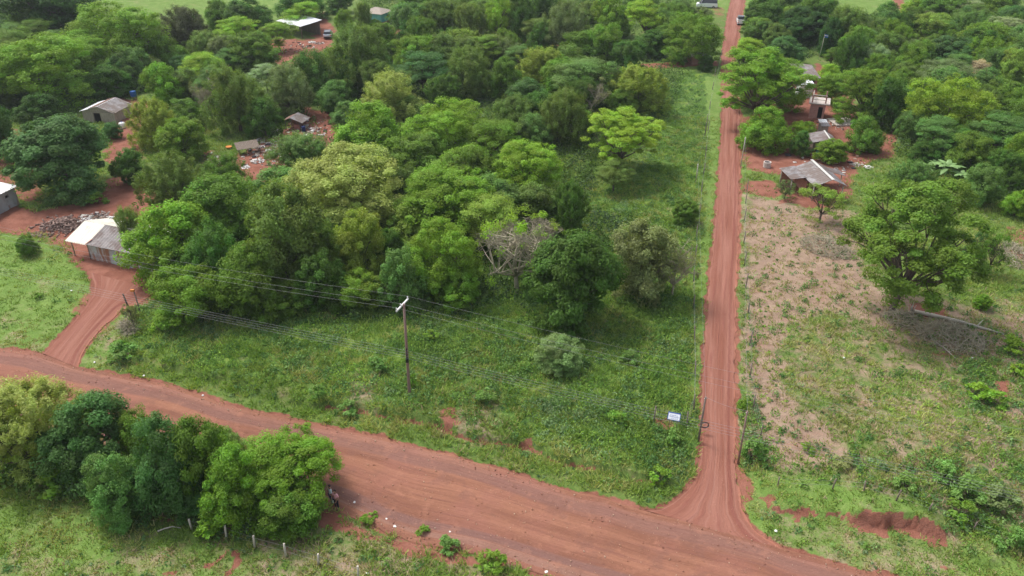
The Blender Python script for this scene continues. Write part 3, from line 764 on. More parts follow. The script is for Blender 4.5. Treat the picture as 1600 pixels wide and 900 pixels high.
def crown_mesh(kind, seed):
    """leaf crown inside the unit sphere, made of branch-end sprays on several overlapping limbs' heads"""
    rg = np.random.default_rng(seed)
    K = dict(
        dense=dict(lobes=7, lr=(.50, .62), ld=.42, P=150, pr=.15, fl=.8, n=125, L=.075, W=.040, up=.5, zmin=-.75, jit=.45, fill=0.12),
        bushy=dict(lobes=9, lr=(.36, .55), ld=.55, P=130, pr=.17, fl=.75, n=125, L=.070, W=.038, up=.5, zmin=-.7, jit=.6, fill=0.12),
        layer=dict(lobes=12, lr=(.26, .42), ld=.66, P=125, pr=.20, fl=.45, n=130, L=.062, W=.026, up=.85, zmin=-.5, jit=.5, fill=0.06),
        soft=dict(lobes=9, lr=(.34, .52), ld=.55, P=240, pr=.16, fl=1.15, n=85, L=.085, W=.018, up=.25, zmin=-.75, jit=.9, fill=0.12),
        umbrella=dict(lobes=20, lr=(.20, .34), ld=.72, P=230, pr=.125, fl=.45, n=135, L=.050, W=.026, up=.8, zmin=-.45, jit=.5, fill=0.0),
        sparse=dict(lobes=8, lr=(.28, .45), ld=.6, P=70, pr=.15, fl=.7, n=75, L=.070, W=.035, up=.5, zmin=-.6, jit=.7, fill=0.0),
        bare=dict(lobes=10, lr=(.28, .42), ld=.6, P=28, pr=.13, fl=.6, n=55, L=.060, W=.030, up=.5, zmin=-.4, jit=.7, fill=0.0),
        shrub=dict(lobes=5, lr=(.25, .5), ld=.6, P=30, pr=.22, fl=.8, n=22, L=.30, W=.13, up=.5, zmin=-.6, jit=.8, fill=0.0),
        big=dict(lobes=12, lr=(.28, .48), ld=.62, P=300, pr=.115, fl=.65, n=110, L=.046, W=.024, up=.6, zmin=-.75, jit=.6, fill=0.1),
    )[kind]
    # lobes: heads of the main limbs
    lc = []; lr = []
    i = 0
    while len(lc) < K['lobes']:
        a = 2 * np.pi * (i * 0.382 + rg.random() * 0.16); i += 1
        z = rg.uniform(K['zmin'] * 0.7, 0.62)
        if kind in ('umbrella', 'layer'): z = rg.uniform(-.25 if kind == 'layer' else -.45, .6)
        rad = K['ld'] * math.sqrt(max(0.05, 1 - (max(z, 0) / 0.85) ** 2)) * rg.uniform(.72, 1.08)
        r_ = rg.uniform(*K['lr'])
        lc.append((rad * math.cos(a), rad * math.sin(a), z)); lr.append(r_)
    lc.append((0.05, 0, .42)); lr.append(K['lr'][1])
    lc = np.array(lc); lr = np.array(lr)
    lim = 1 - lr; nrm = np.linalg.norm(lc, axis=1); s = np.minimum(1, lim / np.maximum(nrm, 1e-6) * 1.06); lc = lc * s[:, None]
    # sprays on the outside of the union of lobes
    P = []; PN = []; PI = []
    w = lr ** 2 / (lr ** 2).sum()
    while len(P) < K['P']:
        j = rg.choice(len(lr), p=w); d = unit(rg.normal(0, 1, 3) + np.array([0, 0, .35]))
        p = lc[j] + d * lr[j] * rg.uniform(.80, 1.0)
        if p[2] < K['zmin']: continue
        dd = np.linalg.norm(p - lc, axis=1) / lr
        if (np.delete(dd, j) < .72).any() and rg.random() > .12: continue
        P.append(p); PN.append(d); PI.append(j)
    P = np.array(P); PN = np.array(PN)
    n = int(K['n'] * 1.5); N = len(P) * n
    c = np.repeat(P, n, 0); nn = np.repeat(PN, n, 0)
    ps = np.repeat(K['pr'] * rg.uniform(.65, 1.3, len(P)), n)[:, None]
    o = unit(rg.normal(0, 1, (N, 3))) * rg.random((N, 1)) ** .45 * ps
    o[:, 2] *= K['fl']
    if kind == 'soft':      # loose sprays that point outwards and up
        s_ = rg.random((N, 1)) * ps * 1.3; o = o * .55 + (nn * .7 + np.array([0, 0, .55])) * s_
    C = c + o
    on = o / (np.abs(ps) + 1e-6)
    Nr = unit(nn * .55 + on * .7 + np.array([0, 0, K['up']]) + rg.normal(0, K['jit'], (N, 3)) * .75)
    cl = np.repeat(rg.random(len(P)), n); lb = rg.random(len(lr)); cl = 0.55 * cl + 0.45 * lb[np.repeat(PI, n)]
    if K['fill'] > 0:
        m = int(N * K['fill']); j = rg.choice(len(lr), m, p=w)
        Ci = lc[j] + unit(rg.normal(0, 1, (m, 3))) * (rg.random((m, 1)) ** .5 * .72 * lr[j][:, None])
        C = np.vstack([C, Ci]); Nr = np.vstack([Nr, unit(rg.normal(0, 1, (m, 3)) + [0, 0, .5])])
        cl = np.concatenate([cl, np.full(m, .45)]); M_ = len(C)
    sx = 0.97 / np.percentile(np.hypot(C[:, 0], C[:, 1]), 97.5)
    top = np.percentile(C[:, 2], 99.3); bot = np.percentile(C[:, 2], 1.0)
    want = -0.9 if kind in ('dense', 'bushy', 'soft', 'big') else -0.72
    def nz(z): return (z - bot) / (top - bot) * (0.98 - want) + want
    for A in (C, P, lc): A[:, 0] *= sx; A[:, 1] *= sx; A[:, 2] = nz(A[:, 2])
    M_ = len(C)
    L = K['L'] * .82 * rg.uniform(.5, 1.45, M_); W = K['W'] * .84 * rg.uniform(.6, 1.4, M_)
    if K['fill'] > 0: L[N:] *= 1.6; W[N:] *= 1.9
    V = leaf_quads(rg, C, Nr, L, W)
    me = npmesh('crown', V, np.arange(len(V)).reshape(-1, 4), False, {'clump': cl, 'leaf': rg.random(M_)})
    me.materials.append(M['leaf'])
    return me, lc, lr, P

def limbs_mesh(kind, seed, lc, lr, P, mname):
    """trunk and limbs; z 0..1 is ground..crown middle, the crown's vertical half-height is taken as .62 of that"""
    rg = random.Random(seed); mb = MB()
    vs = .62
    fork = 0.42 if kind != 'umbrella' else 0.36
    tr = 0.050 if kind not in ('umbrella',) else 0.040
    lean = Vector((rg.uniform(-.06, .06), rg.uniform(-.06, .06), 0))
    mb.tube([(0, 0, -.06), (0, 0, .02), lean * .5 + Vector((0, 0, fork * .55)), lean + Vector((0, 0, fork))], [tr * 1.5, tr * 1.15, tr * .9, tr * .85], 9)
    top = lean + Vector((0, 0, fork))
    twigs = kind in ('bare', 'sparse')
    for j in range(len(lr)):
        e = Vector((lc[j][0], lc[j][1], 1 + lc[j][2] * vs)) * 1.0
        mid = top.lerp(e, .5) + Vector((rg.uniform(-.07, .07), rg.uniform(-.07, .07), -.03 if abs(e.x) + abs(e.y) > .4 else .03))
        q = top.lerp(mid, .5) + Vector((rg.uniform(-.03, .03), rg.uniform(-.03, .03), 0))
        mb.tube([top - Vector((0, 0, .03)), q, mid, e], [tr * .60, tr * .46, tr * .34, tr * .16], 6)
        near = sorted(range(len(P)), key=lambda i: (P[i][0] - lc[j][0]) ** 2 + (P[i][1] - lc[j][1]) ** 2 + (P[i][2] - lc[j][2]) ** 2)[:((13 if kind == 'bare' else 8) if twigs else 4)]
        for i in near:
            t = Vector((P[i][0], P[i][1], 1 + P[i][2] * vs)); s0 = mid.lerp(e, rg.uniform(.2, .9))
            m2 = s0.lerp(t, .55) + Vector((rg.uniform(-.03, .03),) * 3)
            mb.tube([s0, m2, t], [tr * .22, tr * .15, tr * .06], 4, False)
            if twigs:
                for _ in range(8 if kind == 'bare' else 5):
                    u = unit(np.array([rg.gauss(0, 1), rg.gauss(0, 1), rg.gauss(.6, .8)]))
                    e2 = m2.lerp(t, rg.random()); l = rg.uniform(.12, .26)
                    mb.tube([e2, e2 + Vector(u) * l * .5 + Vector((rg.uniform(-.02, .02),) * 3), e2 + Vector(u) * l], [tr * .10, tr * .07, tr * .03], 3, False)
    me = mb.mesh('trunk'); me.materials.append(M[mname])
    return me

PROTO = {}
NVAR = dict(dense=3, bushy=5, layer=4, soft=4, umbrella=1, sparse=2, bare=2, big=2, shrub=4)
for kd, nv in NVAR.items():
    PROTO[kd] = []
    for i in range(nv):
        sd = 100 * (list(NVAR).index(kd) + 1) + i
        cm, lc, lr, P = crown_mesh(kd, sd)
        tm = limbs_mesh(kd, sd, lc, lr, P, 'twig' if kd in ('bare',) else 'bark')
        PROTO[kd].append((cm, tm))

# species colours (object colour of the crown)
CL = dict(dk=(.090, .190, .024), md=(.140, .250, .026), br=(.195, .340, .022), lm=(.26, .41, .026), yl=(.34, .42, .100), yg=(.265, .360, .048),
          ol=(.160, .245, .046), bl=(.090, .200, .050), gr=(.180, .245, .086), pd=(.105, .115, .055), br2=(.170, .295, .024), sg=(.145, .265, .058),
          pk=(.45, .39, .25), tn=(.23, .255, .095), sv=(.29, .38, .18), vd=(.060, .138, .024), pg=(.23, .33, .11))
# clearance: trunk share under the crown, relative to the crown's half height
CLR = dict(dense=(.85, .1), bushy=(.88, .2), layer=(.95, 1.2), soft=(.88, .2), umbrella=(1.1, 1.6), sparse=(1.0, .6), bare=(1.0, .4), big=(.88, .3), shrub=(.75, .0))
TCOUNT = {}
trng = random.Random(5)
def ray(px, py, z):
    x, y = flat(px, py, z); return x, y
def tree(kind, cx, cy, w, h, col, label, name='tree', cat='tree', group=None, var=None, base=None):
    hc = 4.0
    for _ in range(12):
        x, y = ray(cx, cy, hc)
        depth = y * math.cos(PITCH) + (CAM_H - hc) * math.sin(PITCH)
        Rr = w / 2 * depth / F_PX * 1.05
        hr = h / 2 * depth / F_PX * 1.08
        el = math.atan2(CAM_H - hc, y)
        b2 = (hr * hr - (Rr * math.sin(el)) ** 2) / math.cos(el) ** 2
        b = math.sqrt(max(b2, ((0.55 if kind in ('layer', 'umbrella') else 0.62) * Rr) ** 2)); b = min(b, 1.45 * Rr)
        n0, n1 = CLR[kind]
        hc2 = b * n0 + n1 * min(1, Rr / 3)
        hc = hc * .5 + hc2 * .5
    z0 = hz(x, y)
    v = TCOUNT.get(kind, 0); TCOUNT[kind] = v + 1
    cm, tm = PROTO[kind][(v if var is None else var) % len(PROTO[kind])]
    r = empty(name, (x, y, z0), trng.uniform(0, 6.28), label, cat, group)
    t = link('trunk', tm, None, r); t.scale = (Rr, Rr, hc)
    c = link('crown', cm, None, r); c.location = (0, 0, hc); c.scale = (Rr, Rr, b)
    k = CL[col]; f = trng.uniform(.92, 1.08)
    if kind == 'shrub': f *= 1.3
    c.color = (k[0] * f * trng.uniform(.92, 1.08), k[1] * f, k[2] * f, 1)
    return r

T = [
 # --- roadside clump at the bottom left
 ('soft', 62, 662, 165, 150, 'yl', "pale yellow-green feathery tree at the left end of the roadside clump", 'feathery_tree'),
 ('sparse', 15, 690, 90, 120, 'yg', "thin yellow-green tree on the frame edge beside the feathery roadside tree", 'feathery_tree'),
 ('bushy', 140, 688, 145, 135, 'bl', "blue-green bushy tree next to the pale feathery roadside tree", 'bushy_tree'),
 ('bushy', 182, 762, 100, 110, 'sg', "pale large-leaved tree on the field side of the blue-green roadside tree", 'leafy_tree'),
 ('bushy', 255, 730, 115, 150, 'bl', "dark blue-green tree in the middle of the roadside clump with dry twigs", 'bushy_tree'),
 ('bushy', 318, 722, 110, 130, 'md', "mid green tree in the roadside clump, twigs showing on its road side", 'bushy_tree'),
 ('bushy', 300, 775, 90, 70, 'bl', "low bluish tree on the field side of the roadside clump above the dry branch", 'bushy_tree'),
 ('bushy', 368, 762, 110, 120, 'br2', "yellowish green tree just left of the bright roadside tree", 'bushy_tree'),
 ('big', 452, 732, 160, 120, 'br', "bright green spreading tree above the two standing people", 'broad_tree'),
 ('bushy', 440, 800, 110, 80, 'md', "low leafy tree under the bright spreading roadside tree by the fence posts", 'leafy_tree'),
 ('bushy', 345, 705, 95, 80, 'ol', "olive tree bridging the gap between the roadside clump and the bright tree", 'bushy_tree'),
 ('bushy', 215, 690, 80, 90, 'md', "mid green crown squeezed between the two blue-green roadside trees", 'bushy_tree'),
 ('shrub', 330, 815, 60, 26, 'br2', "low weedy bush under the roadside clump by the first fence post", 'shrub'),
 ('shrub', 90, 752, 70, 24, 'md', "low weedy bush at the foot of the pale feathery roadside tree", 'shrub'),
 ('bare', 248, 690, 60, 40, 'tn', "bare grey twigs poking out of the roadside clump", 'bare_tree'),
 # --- front edge of the big grove
 ('bushy', 288, 470, 112, 92, 'br2', "rounded bright tree at the grove corner beside the two leaning posts", 'bushy_tree'),
 ('bushy', 265, 380, 140, 118, 'br', "bright green tree half hiding the cream-roofed shed", 'bushy_tree'),
 ('soft', 205, 362, 50, 75, 'ol', "grey-green feathery tree brushing the end of the cream-roofed shed", 'feathery_tree'),
 ('bushy', 395, 442, 110, 115, 'md', "mid green tree on the grove front, second from the corner tree", 'bushy_tree'),
 ('bushy', 330, 410, 100, 110, 'dk', "dark tree in the gap behind the rounded corner tree", 'bushy_tree'),
 ('bushy', 345, 332, 135, 110, 'md', "broad mid green tree at the left shoulder of the grove", 'bushy_tree'),
 ('soft', 270, 288, 105, 92, 'ol', "olive feathery tree beside the red yard, left end of the grove", 'feathery_tree'),
 ('soft', 350, 278, 80, 70, 'md', "soft green tree right below the littered clearing", 'feathery_tree'),
 ('bushy', 440, 380, 140, 160, 'ol', "tall olive tree in the middle of the grove's front", 'bushy_tree'),
 ('bushy', 435, 305, 110, 80, 'sg', "grey-green tree between the clearing and the pale yellow crown", 'bushy_tree'),
 ('big', 545, 305, 200, 140, 'yl', "huge pale yellow-green crown topping the middle of the grove", 'broad_tree', 0),
 ('bushy', 565, 390, 90, 110, 'yg', "yellowish hanging crown below the huge pale crown", 'bushy_tree'),
 ('bushy', 500, 440, 95, 90, 'dk', "dark tree at the grove front under the yellowish hanging crown", 'bushy_tree'),
 ('bushy', 455, 462, 80, 60, 'md', "low green tree on the weed edge below the tall olive tree", 'bushy_tree'),
 ('bushy', 560, 455, 80, 60, 'br2', "small bright tree on the weed edge left of the pole's grove trees", 'bushy_tree'),
 ('big', 700, 322, 165, 100, 'br', "loose bright crown right of the huge pale crown", 'layered_tree'),
 ('bushy', 640, 352, 95, 80, 'yg', "yellow-green rounded crown touching the huge pale crown's lower right", 'layered_tree'),
 ('layer', 770, 350, 100, 80, 'yg', "loose yellow-green crown left of the leafless twiggy tree", 'layered_tree'),
 ('bushy', 610, 395, 50, 70, 'dk', "narrow dark tree in the shadowy gap of the grove front", 'bushy_tree'),
 ('big', 690, 405, 125, 115, 'br', "dense vivid green tree right behind the crossarm pole", 'broad_tree', 1),
 ('bushy', 630, 435, 85, 95, 'sg', "bluish green tree hugging the left side of the vivid green tree", 'bushy_tree'),
 ('bushy', 720, 452, 75, 60, 'br2', "low bright tree at the foot of the vivid green tree", 'bushy_tree'),
 ('bare', 808, 390, 140, 135, 'lm', "nearly leafless twiggy tree with a few lime tufts, left of the dark mango", 'bare_tree'),
 ('bare', 850, 360, 80, 70, 'lm', "leafless branch tangle behind the dark mango's left shoulder", 'bare_tree'),
 ('dense', 898, 442, 152, 152, 'dk', "big dark dense mango tree at the right end of the grove front", 'mango_tree'),
 ('bushy', 1003, 412, 112, 118, 'tn', "brownish olive tree between the dark mango and the dirt lane", 'feathery_tree'),
 ('bushy', 985, 385, 60, 60, 'md', "small green crown mixed into the brownish olive tree", 'bushy_tree'),
 ('bare', 1055, 415, 75, 95, 'tn', "dead grey brush tree beside the dirt lane, right of the brownish olive tree", 'bare_tree'),
 ('bushy', 868, 553, 84, 64, 'pg', "pale rounded small tree alone in the weeds below the dark mango", 'small_tree'),
 ('dense', 1071, 332, 44, 38, 'md', "small round dark tree beside the lane fence", 'small_tree'),
 ('soft', 888, 328, 60, 80, 'dk', "dark narrow tree behind the dark mango", 'feathery_tree'),
 ('big', 824, 268, 118, 85, 'lm', "bright lime round crown at the right end of the upper grove", 'broad_tree', 0),
 ('umbrella', 975, 212, 135, 80, 'lm', "lime umbrella-shaped tree standing alone in the green plot", 'umbrella_tree'),
 ('layer', 960, 272, 60, 40, 'ol', "low olive bush-like tree under the lime umbrella tree", 'small_tree'),
 # --- upper grove
 ('soft', 470, 243, 110, 72, 'sg', "blue-grey feathery tree on the right of the littered clearing", 'feathery_tree'),
 ('bushy', 575, 208, 115, 85, 'br', "bright green tree below the round pale crown", 'bushy_tree'),
 ('soft', 616, 155, 104, 75, 'yl', "round pale yellow crown standing out in the upper grove", 'feathery_tree'),
 ('big', 700, 205, 140, 90, 'br', "wide bright domed crown right of the round pale crown", 'layered_tree'),
 ('layer', 765, 220, 100, 70, 'br2', "green layered crown sloping down to the bright lime round crown", 'layered_tree'),
 ('bushy', 660, 248, 110, 70, 'md', "mid green tree behind the huge pale crown's top", 'bushy_tree'),
 ('bushy', 720, 268, 110, 60, 'br2', "leafy green tree between the layered crowns and the loose bright crown", 'bushy_tree'),
 ('bushy', 835, 208, 58, 52, 'sg', "small blue-green crown just above the bright lime round crown", 'bushy_tree'),
 ('soft', 878, 185, 85, 85, 'ol', "grey-olive feathery tree left of the lime umbrella tree", 'feathery_tree'),
 ('bushy', 820, 155, 75, 60, 'bl', "dark blue-green round crown in the upper grove's middle", 'bushy_tree'),
 ('bare', 925, 150, 62, 55, 'tn', "bare grey-branched tree above the lime umbrella tree", 'bare_tree'),
 ('layer', 915, 128, 110, 40, 'sg', "low grey-green spreading crown behind the bare grey-branched tree", 'layered_tree'),
 ('soft', 1002, 142, 98, 72, 'yg', "soft yellow-green tree beside the grassy plot's upper corner", 'feathery_tree'),
 ('soft', 845, 105, 85, 58, 'yg', "yellowish feathery crown at the plot's upper left", 'feathery_tree'),
 ('soft', 738, 115, 88, 75, 'ol', "grey olive feathery tree above the round pale crown's right side", 'feathery_tree'),
 ('soft', 775, 80, 70, 45, 'gr', "grey-green crown above the grey olive feathery tree", 'feathery_tree'),
 ('bushy', 665, 86, 85, 45, 'br', "bright low crown above the round pale crown", 'bushy_tree'),
 ('layer', 660, 112, 90, 35, 'bl', "flat bluish crown directly behind the round pale crown", 'layered_tree'),
 ('soft', 720, 70, 70, 40, 'yg', "soft light green crown along the upper grove's edge", 'feathery_tree'),
 ('bushy', 790, 125, 55, 60, 'md', "mid green crown right of the grey olive feathery tree", 'bushy_tree'),
 ('soft', 556, 98, 105, 98, 'ol', "tall dark olive tree right of the parked silver car's driveway", 'feathery_tree'),
 ('bushy', 590, 130, 60, 60, 'ol', "olive tree beneath the tall dark olive tree's right side", 'bushy_tree'),
 ('bushy', 492, 118, 72, 70, 'dk', "dark tree in front of the silver car's driveway", 'bushy_tree'),
 ('bushy', 525, 155, 60, 50, 'sg', "grey-green low tree left of the round pale crown", 'bushy_tree'),
 ('bushy', 540, 180, 50, 36, 'sg', "small bluish tree between the clearing and the bright green tree", 'small_tree'),
 ('soft', 445, 145, 90, 75, 'gr', "grey-green feathery tree above the littered clearing", 'feathery_tree'),
 ('layer', 415, 118, 60, 30, 'sv', "silvery crown left of the driveway's lower end", 'layered_tree'),
 ('soft', 368, 158, 98, 98, 'ol', "tall olive feathery tree left of the littered clearing", 'feathery_tree'),
 ('bushy', 412, 185, 60, 60, 'dk', "dark tree on the left edge of the littered clearing", 'bushy_tree'),
 ('bare', 325, 150, 55, 65, 'tn', "grey leafless tree next to the tall olive feathery tree", 'bare_tree'),
 ('bushy', 290, 105, 50, 30, 'bl', "small round bluish crown among lime trees above the water tank", 'bushy_tree'),
 ('layer', 315, 110, 70, 45, 'lm', "lime layered crown above the grey leafless tree", 'layered_tree'),
 ('bushy', 257, 133, 65, 60, 'br', "bright green rounded tree beside the blue water tank", 'bushy_tree'),
 ('bushy', 285, 220, 85, 65, 'br2', "green rounded tree in the middle of the red yards", 'bushy_tree'),
 ('soft', 235, 195, 75, 70, 'yg', "yellowish soft tree beside the red path to the small tin shack", 'feathery_tree'),
 ('bushy', 285, 180, 70, 45, 'md', "mid green tree behind the yellowish soft tree", 'bushy_tree'),
 ('dense', 205, 262, 58, 55, 'dk', "dark rounded bush tree at the bend of the red path", 'small_tree'),
 ('dense', 97, 248, 156, 122, 'bl', "dark green round tree with thin trunks standing in the red yard", 'round_tree'),
 ('big', 62, 115, 165, 100, 'br', "large domed tree above the round yard tree, leaves bright on top", 'layered_tree'),
 ('layer', 25, 80, 90, 60, 'md', "green spreading crown on the frame edge above the large domed tree", 'layered_tree'),
 ('big', 178, 62, 160, 90, 'br', "very wide domed crown above the small tin shack", 'layered_tree'),
 ('layer', 130, 90, 80, 60, 'br', "green crown joining the two large domed trees", 'layered_tree'),
 ('soft', 215, 80, 62, 50, 'gr', "grey-green crown on the right flank of the very wide domed crown", 'feathery_tree'),
 ('soft', 280, 48, 90, 65, 'pd', "dark olive tree below the far bright meadow", 'feathery_tree'),
 ('soft', 320, 75, 60, 45, 'ol', "olive soft crown beside the dark olive tree", 'feathery_tree'),
 ('soft', 232, 112, 45, 40, 'gr', "pale feathery crown just above the blue water tank", 'feathery_tree'),
 ('bushy', 395, 82, 85, 55, 'md', "dense mid green tree left of the car's driveway", 'bushy_tree'),
 ('bushy', 350, 82, 50, 45, 'gr', "grey-olive crown beside the dense mid green driveway tree", 'bushy_tree'),
 ('layer', 370, 48, 70, 30, 'lm', "lime crown left of the white metal roof", 'layered_tree'),
 ('bushy', 385, 25, 80, 50, 'dk', "dark green tree behind the white metal roof's left end", 'bushy_tree'),
 ('bushy', 345, 25, 50, 45, 'md', "green tree on the right edge of the far bright meadow", 'bushy_tree'),
 ('layer', 470, 22, 60, 30, 'lm', "lime tree leaning over the white metal roof", 'layered_tree'),
 ('layer', 435, 55, 60, 25, 'br', "thin-trunked bright tree in front of the white metal roof", 'layered_tree'),
 ('bushy', 470, 5, 80, 25, 'dk', "dark tree on the top edge behind the white metal roof", 'bushy_tree'),
 ('bushy', 538, 35, 32, 34, 'br2', "small green tree by the driveway opposite the silver car", 'small_tree'),
 ('soft', 568, 28, 32, 50, 'ol', "tall narrow dark tree left of the teal hut", 'feathery_tree'),
 ('bushy', 585, 42, 25, 20, 'md', "little tree in front of the teal hut's roof", 'small_tree'),
 ('bushy', 530, 5, 45, 20, 'dk', "dark tree at the top end of the red driveway", 'bushy_tree'),
 ('bushy', 60, 8, 170, 40, 'vd', "very dark tree on the top left corner", 'bushy_tree'),
 ('bushy', -20, 15, 80, 50, 'vd', "very dark tree on the frame edge of the top left corner", 'bushy_tree'),
 ('bushy', 45, 24, 32, 14, 'sv', "small silvery bush tree under the very dark corner tree", 'small_tree'),
 ('soft', 100, 28, 34, 20, 'tn', "small brownish tree at the meadow's left edge", 'small_tree'),
 ('layer', 50, 52, 70, 30, 'md', "green crown behind the large domed tree's top", 'layered_tree'),
 ('soft', 60, 62, 45, 30, 'gr', "grey-green soft crown among the top left trees", 'feathery_tree'),
 ('bushy', 0, 215, 60, 80, 'vd', "very dark tree in the shade left of the round yard tree", 'bushy_tree'),
 ('bushy', 60, 175, 70, 50, 'vd', "very dark low tree behind the round yard tree", 'bushy_tree'),
 ('bushy', 165, 130, 70, 50, 'dk', "dark tree behind the small tin shack", 'bushy_tree'),
 ('bushy', 195, 112, 55, 50, 'vd', "very dark tree left of the blue water tank", 'bushy_tree'),
 ('bushy', 174, 206, 34, 24, 'bl', "small bluish tree hiding the corner of the small tin shack", 'small_tree'),
 ('dense', 42, 385, 34, 32, 'md', "small round dark bush alone on the bright left lawn", 'small_tree'),
 # --- top row, middle
 ('bushy', 640, 35, 70, 55, 'sg', "grey-green tree right of the teal hut", 'bushy_tree'),
 ('soft', 690, 32, 75, 60, 'ol', "soft olive tree in the top row, right of the teal hut's neighbour", 'feathery_tree'),
 ('bushy', 660, 8, 70, 25, 'md', "green tree on the top edge behind the teal hut", 'bushy_tree'),
 ('soft', 738, 38, 68, 60, 'ol', "grey-olive soft tree left of the vivid top-row tree", 'feathery_tree'),
 ('layer', 778, 28, 42, 60, 'lm', "vivid bright green tree in the top row", 'layered_tree'),
 ('bushy', 815, 30, 50, 85, 'dk', "tall dark tree right of the vivid top-row tree", 'bushy_tree'),
 ('soft', 855, 25, 60, 60, 'vd', "very dark soft tree with pale branches in the top row", 'feathery_tree'),
 ('soft', 885, 45, 75, 75, 'gr', "grey-green tall tree in the top row's middle", 'feathery_tree'),
 ('bushy', 845, 60, 45, 45, 'dk', "dark green crown below the very dark soft tree", 'bushy_tree'),
 ('bushy', 905, 78, 65, 50, 'md', "mid green rounded tree above the plot's end", 'bushy_tree'),
 ('bushy', 945, 72, 65, 60, 'br2', "dense green tree at the head of the grassy plot", 'bushy_tree'),
 ('bushy', 955, 25, 60, 60, 'br', "bright tree in the top row above the dense green tree", 'bushy_tree'),
 ('layer', 1010, 30, 70, 50, 'lm', "lime spreading crown left of the lane's upper end", 'layered_tree'),
 ('bushy', 1020, 70, 60, 40, 'dk', "dark small tree under the lime spreading crown", 'bushy_tree'),
 ('bushy', 1050, 50, 60, 45, 'md', "green tree left of the big lane-end tree", 'bushy_tree'),
 ('big', 1085, 62, 95, 72, 'br2', "big green tree beside the lane's upper end", 'broad_tree', 1),
 ('bushy', 1060, 20, 55, 35, 'sg', "grey-green tree in front of the white van", 'bushy_tree'),
 ('bushy', 1095, 26, 40, 24, 'gr', "small greyish tree below the white van", 'small_tree'),
 ('bushy', 1000, 5, 60, 25, 'dk', "dark tree on the top edge left of the white van", 'bushy_tree'),
 ('bushy', 1103, 100, 26, 24, 'vd', "tiny dark tree in front of the pale ruined roof", 'small_tree'),
 # --- right of the lane, upper
 ('umbrella', 1190, 128, 145, 95, 'br', "wide bright tree reaching over the dirt lane", 'umbrella_tree'),
 ('big', 1205, 135, 115, 80, 'br2', "dense green tree behind the wide bright lane tree", 'broad_tree', 0),
 ('bushy', 1196, 203, 82, 62, 'br', "large-leaved bright tree beside the lane's red yard", 'leafy_tree'),
 ('layer', 1165, 78, 55, 35, 'lm', "light green crown on the lane's right edge above the wide bright tree", 'layered_tree'),
 ('soft', 1190, 52, 60, 35, 'sg', "soft grey-green tree below the parked white truck", 'feathery_tree'),
 ('dense', 1190, 22, 62, 46, 'dk', "dark round tree right of the parked white truck", 'bushy_tree'),
 ('dense', 1255, 42, 85, 55, 'vd', "very dark dense tree above the flag pole", 'bushy_tree'),
 ('bushy', 1235, 10, 60, 30, 'dk', "dark tree on the top edge right of the lane", 'bushy_tree'),
 ('bushy', 1280, 18, 60, 45, 'md', "green tree left of the far right meadow", 'bushy_tree'),
 ('bushy', 1225, 80, 65, 38, 'bl', "blue-green tree left of the grey village roof", 'bushy_tree'),
 ('bushy', 1300, 60, 40, 60, 'vd', "very dark tree right of the flag pole", 'bushy_tree'),
 ('layer', 1300, 88, 30, 24, 'md', "small palm-like tree right of the flag pole", 'small_tree'),
 ('bushy', 1297, 118, 44, 30, 'lm', "lime crown right of the white village wall", 'bushy_tree'),
 ('bushy', 1300, 140, 46, 40, 'br2', "green tree below the lime crown by the white village wall", 'bushy_tree'),
 ('bushy', 1256, 205, 42, 28, 'lm', "yellow-green topped small tree beside the plank shack", 'small_tree'),
 ('bushy', 1252, 225, 36, 36, 'dk', "dark small tree under the yellow-green topped one", 'small_tree'),
 ('bushy', 1300, 237, 55, 32, 'br2', "low green tree behind the open tin-roofed shelter", 'small_tree'),
 ('bushy', 1352, 212, 58, 52, 'md', "rounded green tree at the right of the village yard", 'bushy_tree'),
 ('big', 1350, 150, 100, 78, 'br2', "large green tree right of the pink brick ruin", 'broad_tree', 0),
 ('bushy', 1385, 165, 60, 75, 'dk', "dark tree between the large green tree and the lime-topped giant", 'bushy_tree'),
 ('bushy', 1366, 96, 48, 46, 'sv', "pale grey-green round crown in the right forest", 'bushy_tree'),
 ('soft', 1328, 50, 80, 70, 'ol', "soft olive tree below the far right meadow", 'feathery_tree'),
 ('soft', 1335, 88, 60, 60, 'dk', "dark soft tree right of the flag pole's dark neighbour", 'feathery_tree'),
 ('soft', 1378, 42, 34, 24, 'pd', "small purplish brown crown above the pale round one", 'feathery_tree'),
 ('soft', 1400, 66, 50, 34, 'pd', "larger purplish brown crown in the right forest", 'feathery_tree'),
 ('soft', 1445, 32, 44, 22, 'pd', "purplish crown farther up beneath the lime forest edge", 'feathery_tree'),
 ('big', 1480, 172, 128, 95, 'lm', "giant tree with lime sunlit top in the right forest", 'broad_tree', 1),
 ('dense', 1487, 85, 82, 46, 'bl', "blue-green domed tree in the right forest", 'round_tree'),
 ('layer', 1478, 120, 90, 42, 'gr', "pale grey-green flat crown below the blue-green dome", 'layered_tree'),
 ('bushy', 1530, 116, 52, 38, 'pk', "pinkish blossoming crown right of the blue-green dome", 'blossoming_tree'),
 ('bushy', 1582, 108, 50, 55, 'yg', "golden green tree on the right frame edge", 'bushy_tree'),
 ('bushy', 1425, 102, 60, 50, 'br2', "green crown between the pale round crown and the flat grey-green one", 'bushy_tree'),
 ('bushy', 1420, 78, 46, 30, 'gr', "small grey-green crown above the green crown in the right forest", 'bushy_tree'),
 ('bushy', 1460, 48, 75, 40, 'yg', "yellowish green crown above the blue-green dome", 'bushy_tree'),
 ('bushy', 1435, 12, 50, 28, 'lm', "lime crown right of the far brown path", 'bushy_tree'),
 ('bushy', 1478, 10, 75, 34, 'md', "green tree on the top edge of the right forest", 'bushy_tree'),
 ('bushy', 1512, 35, 55, 40, 'bl', "bluish tree below the silvery top crown", 'bushy_tree'),
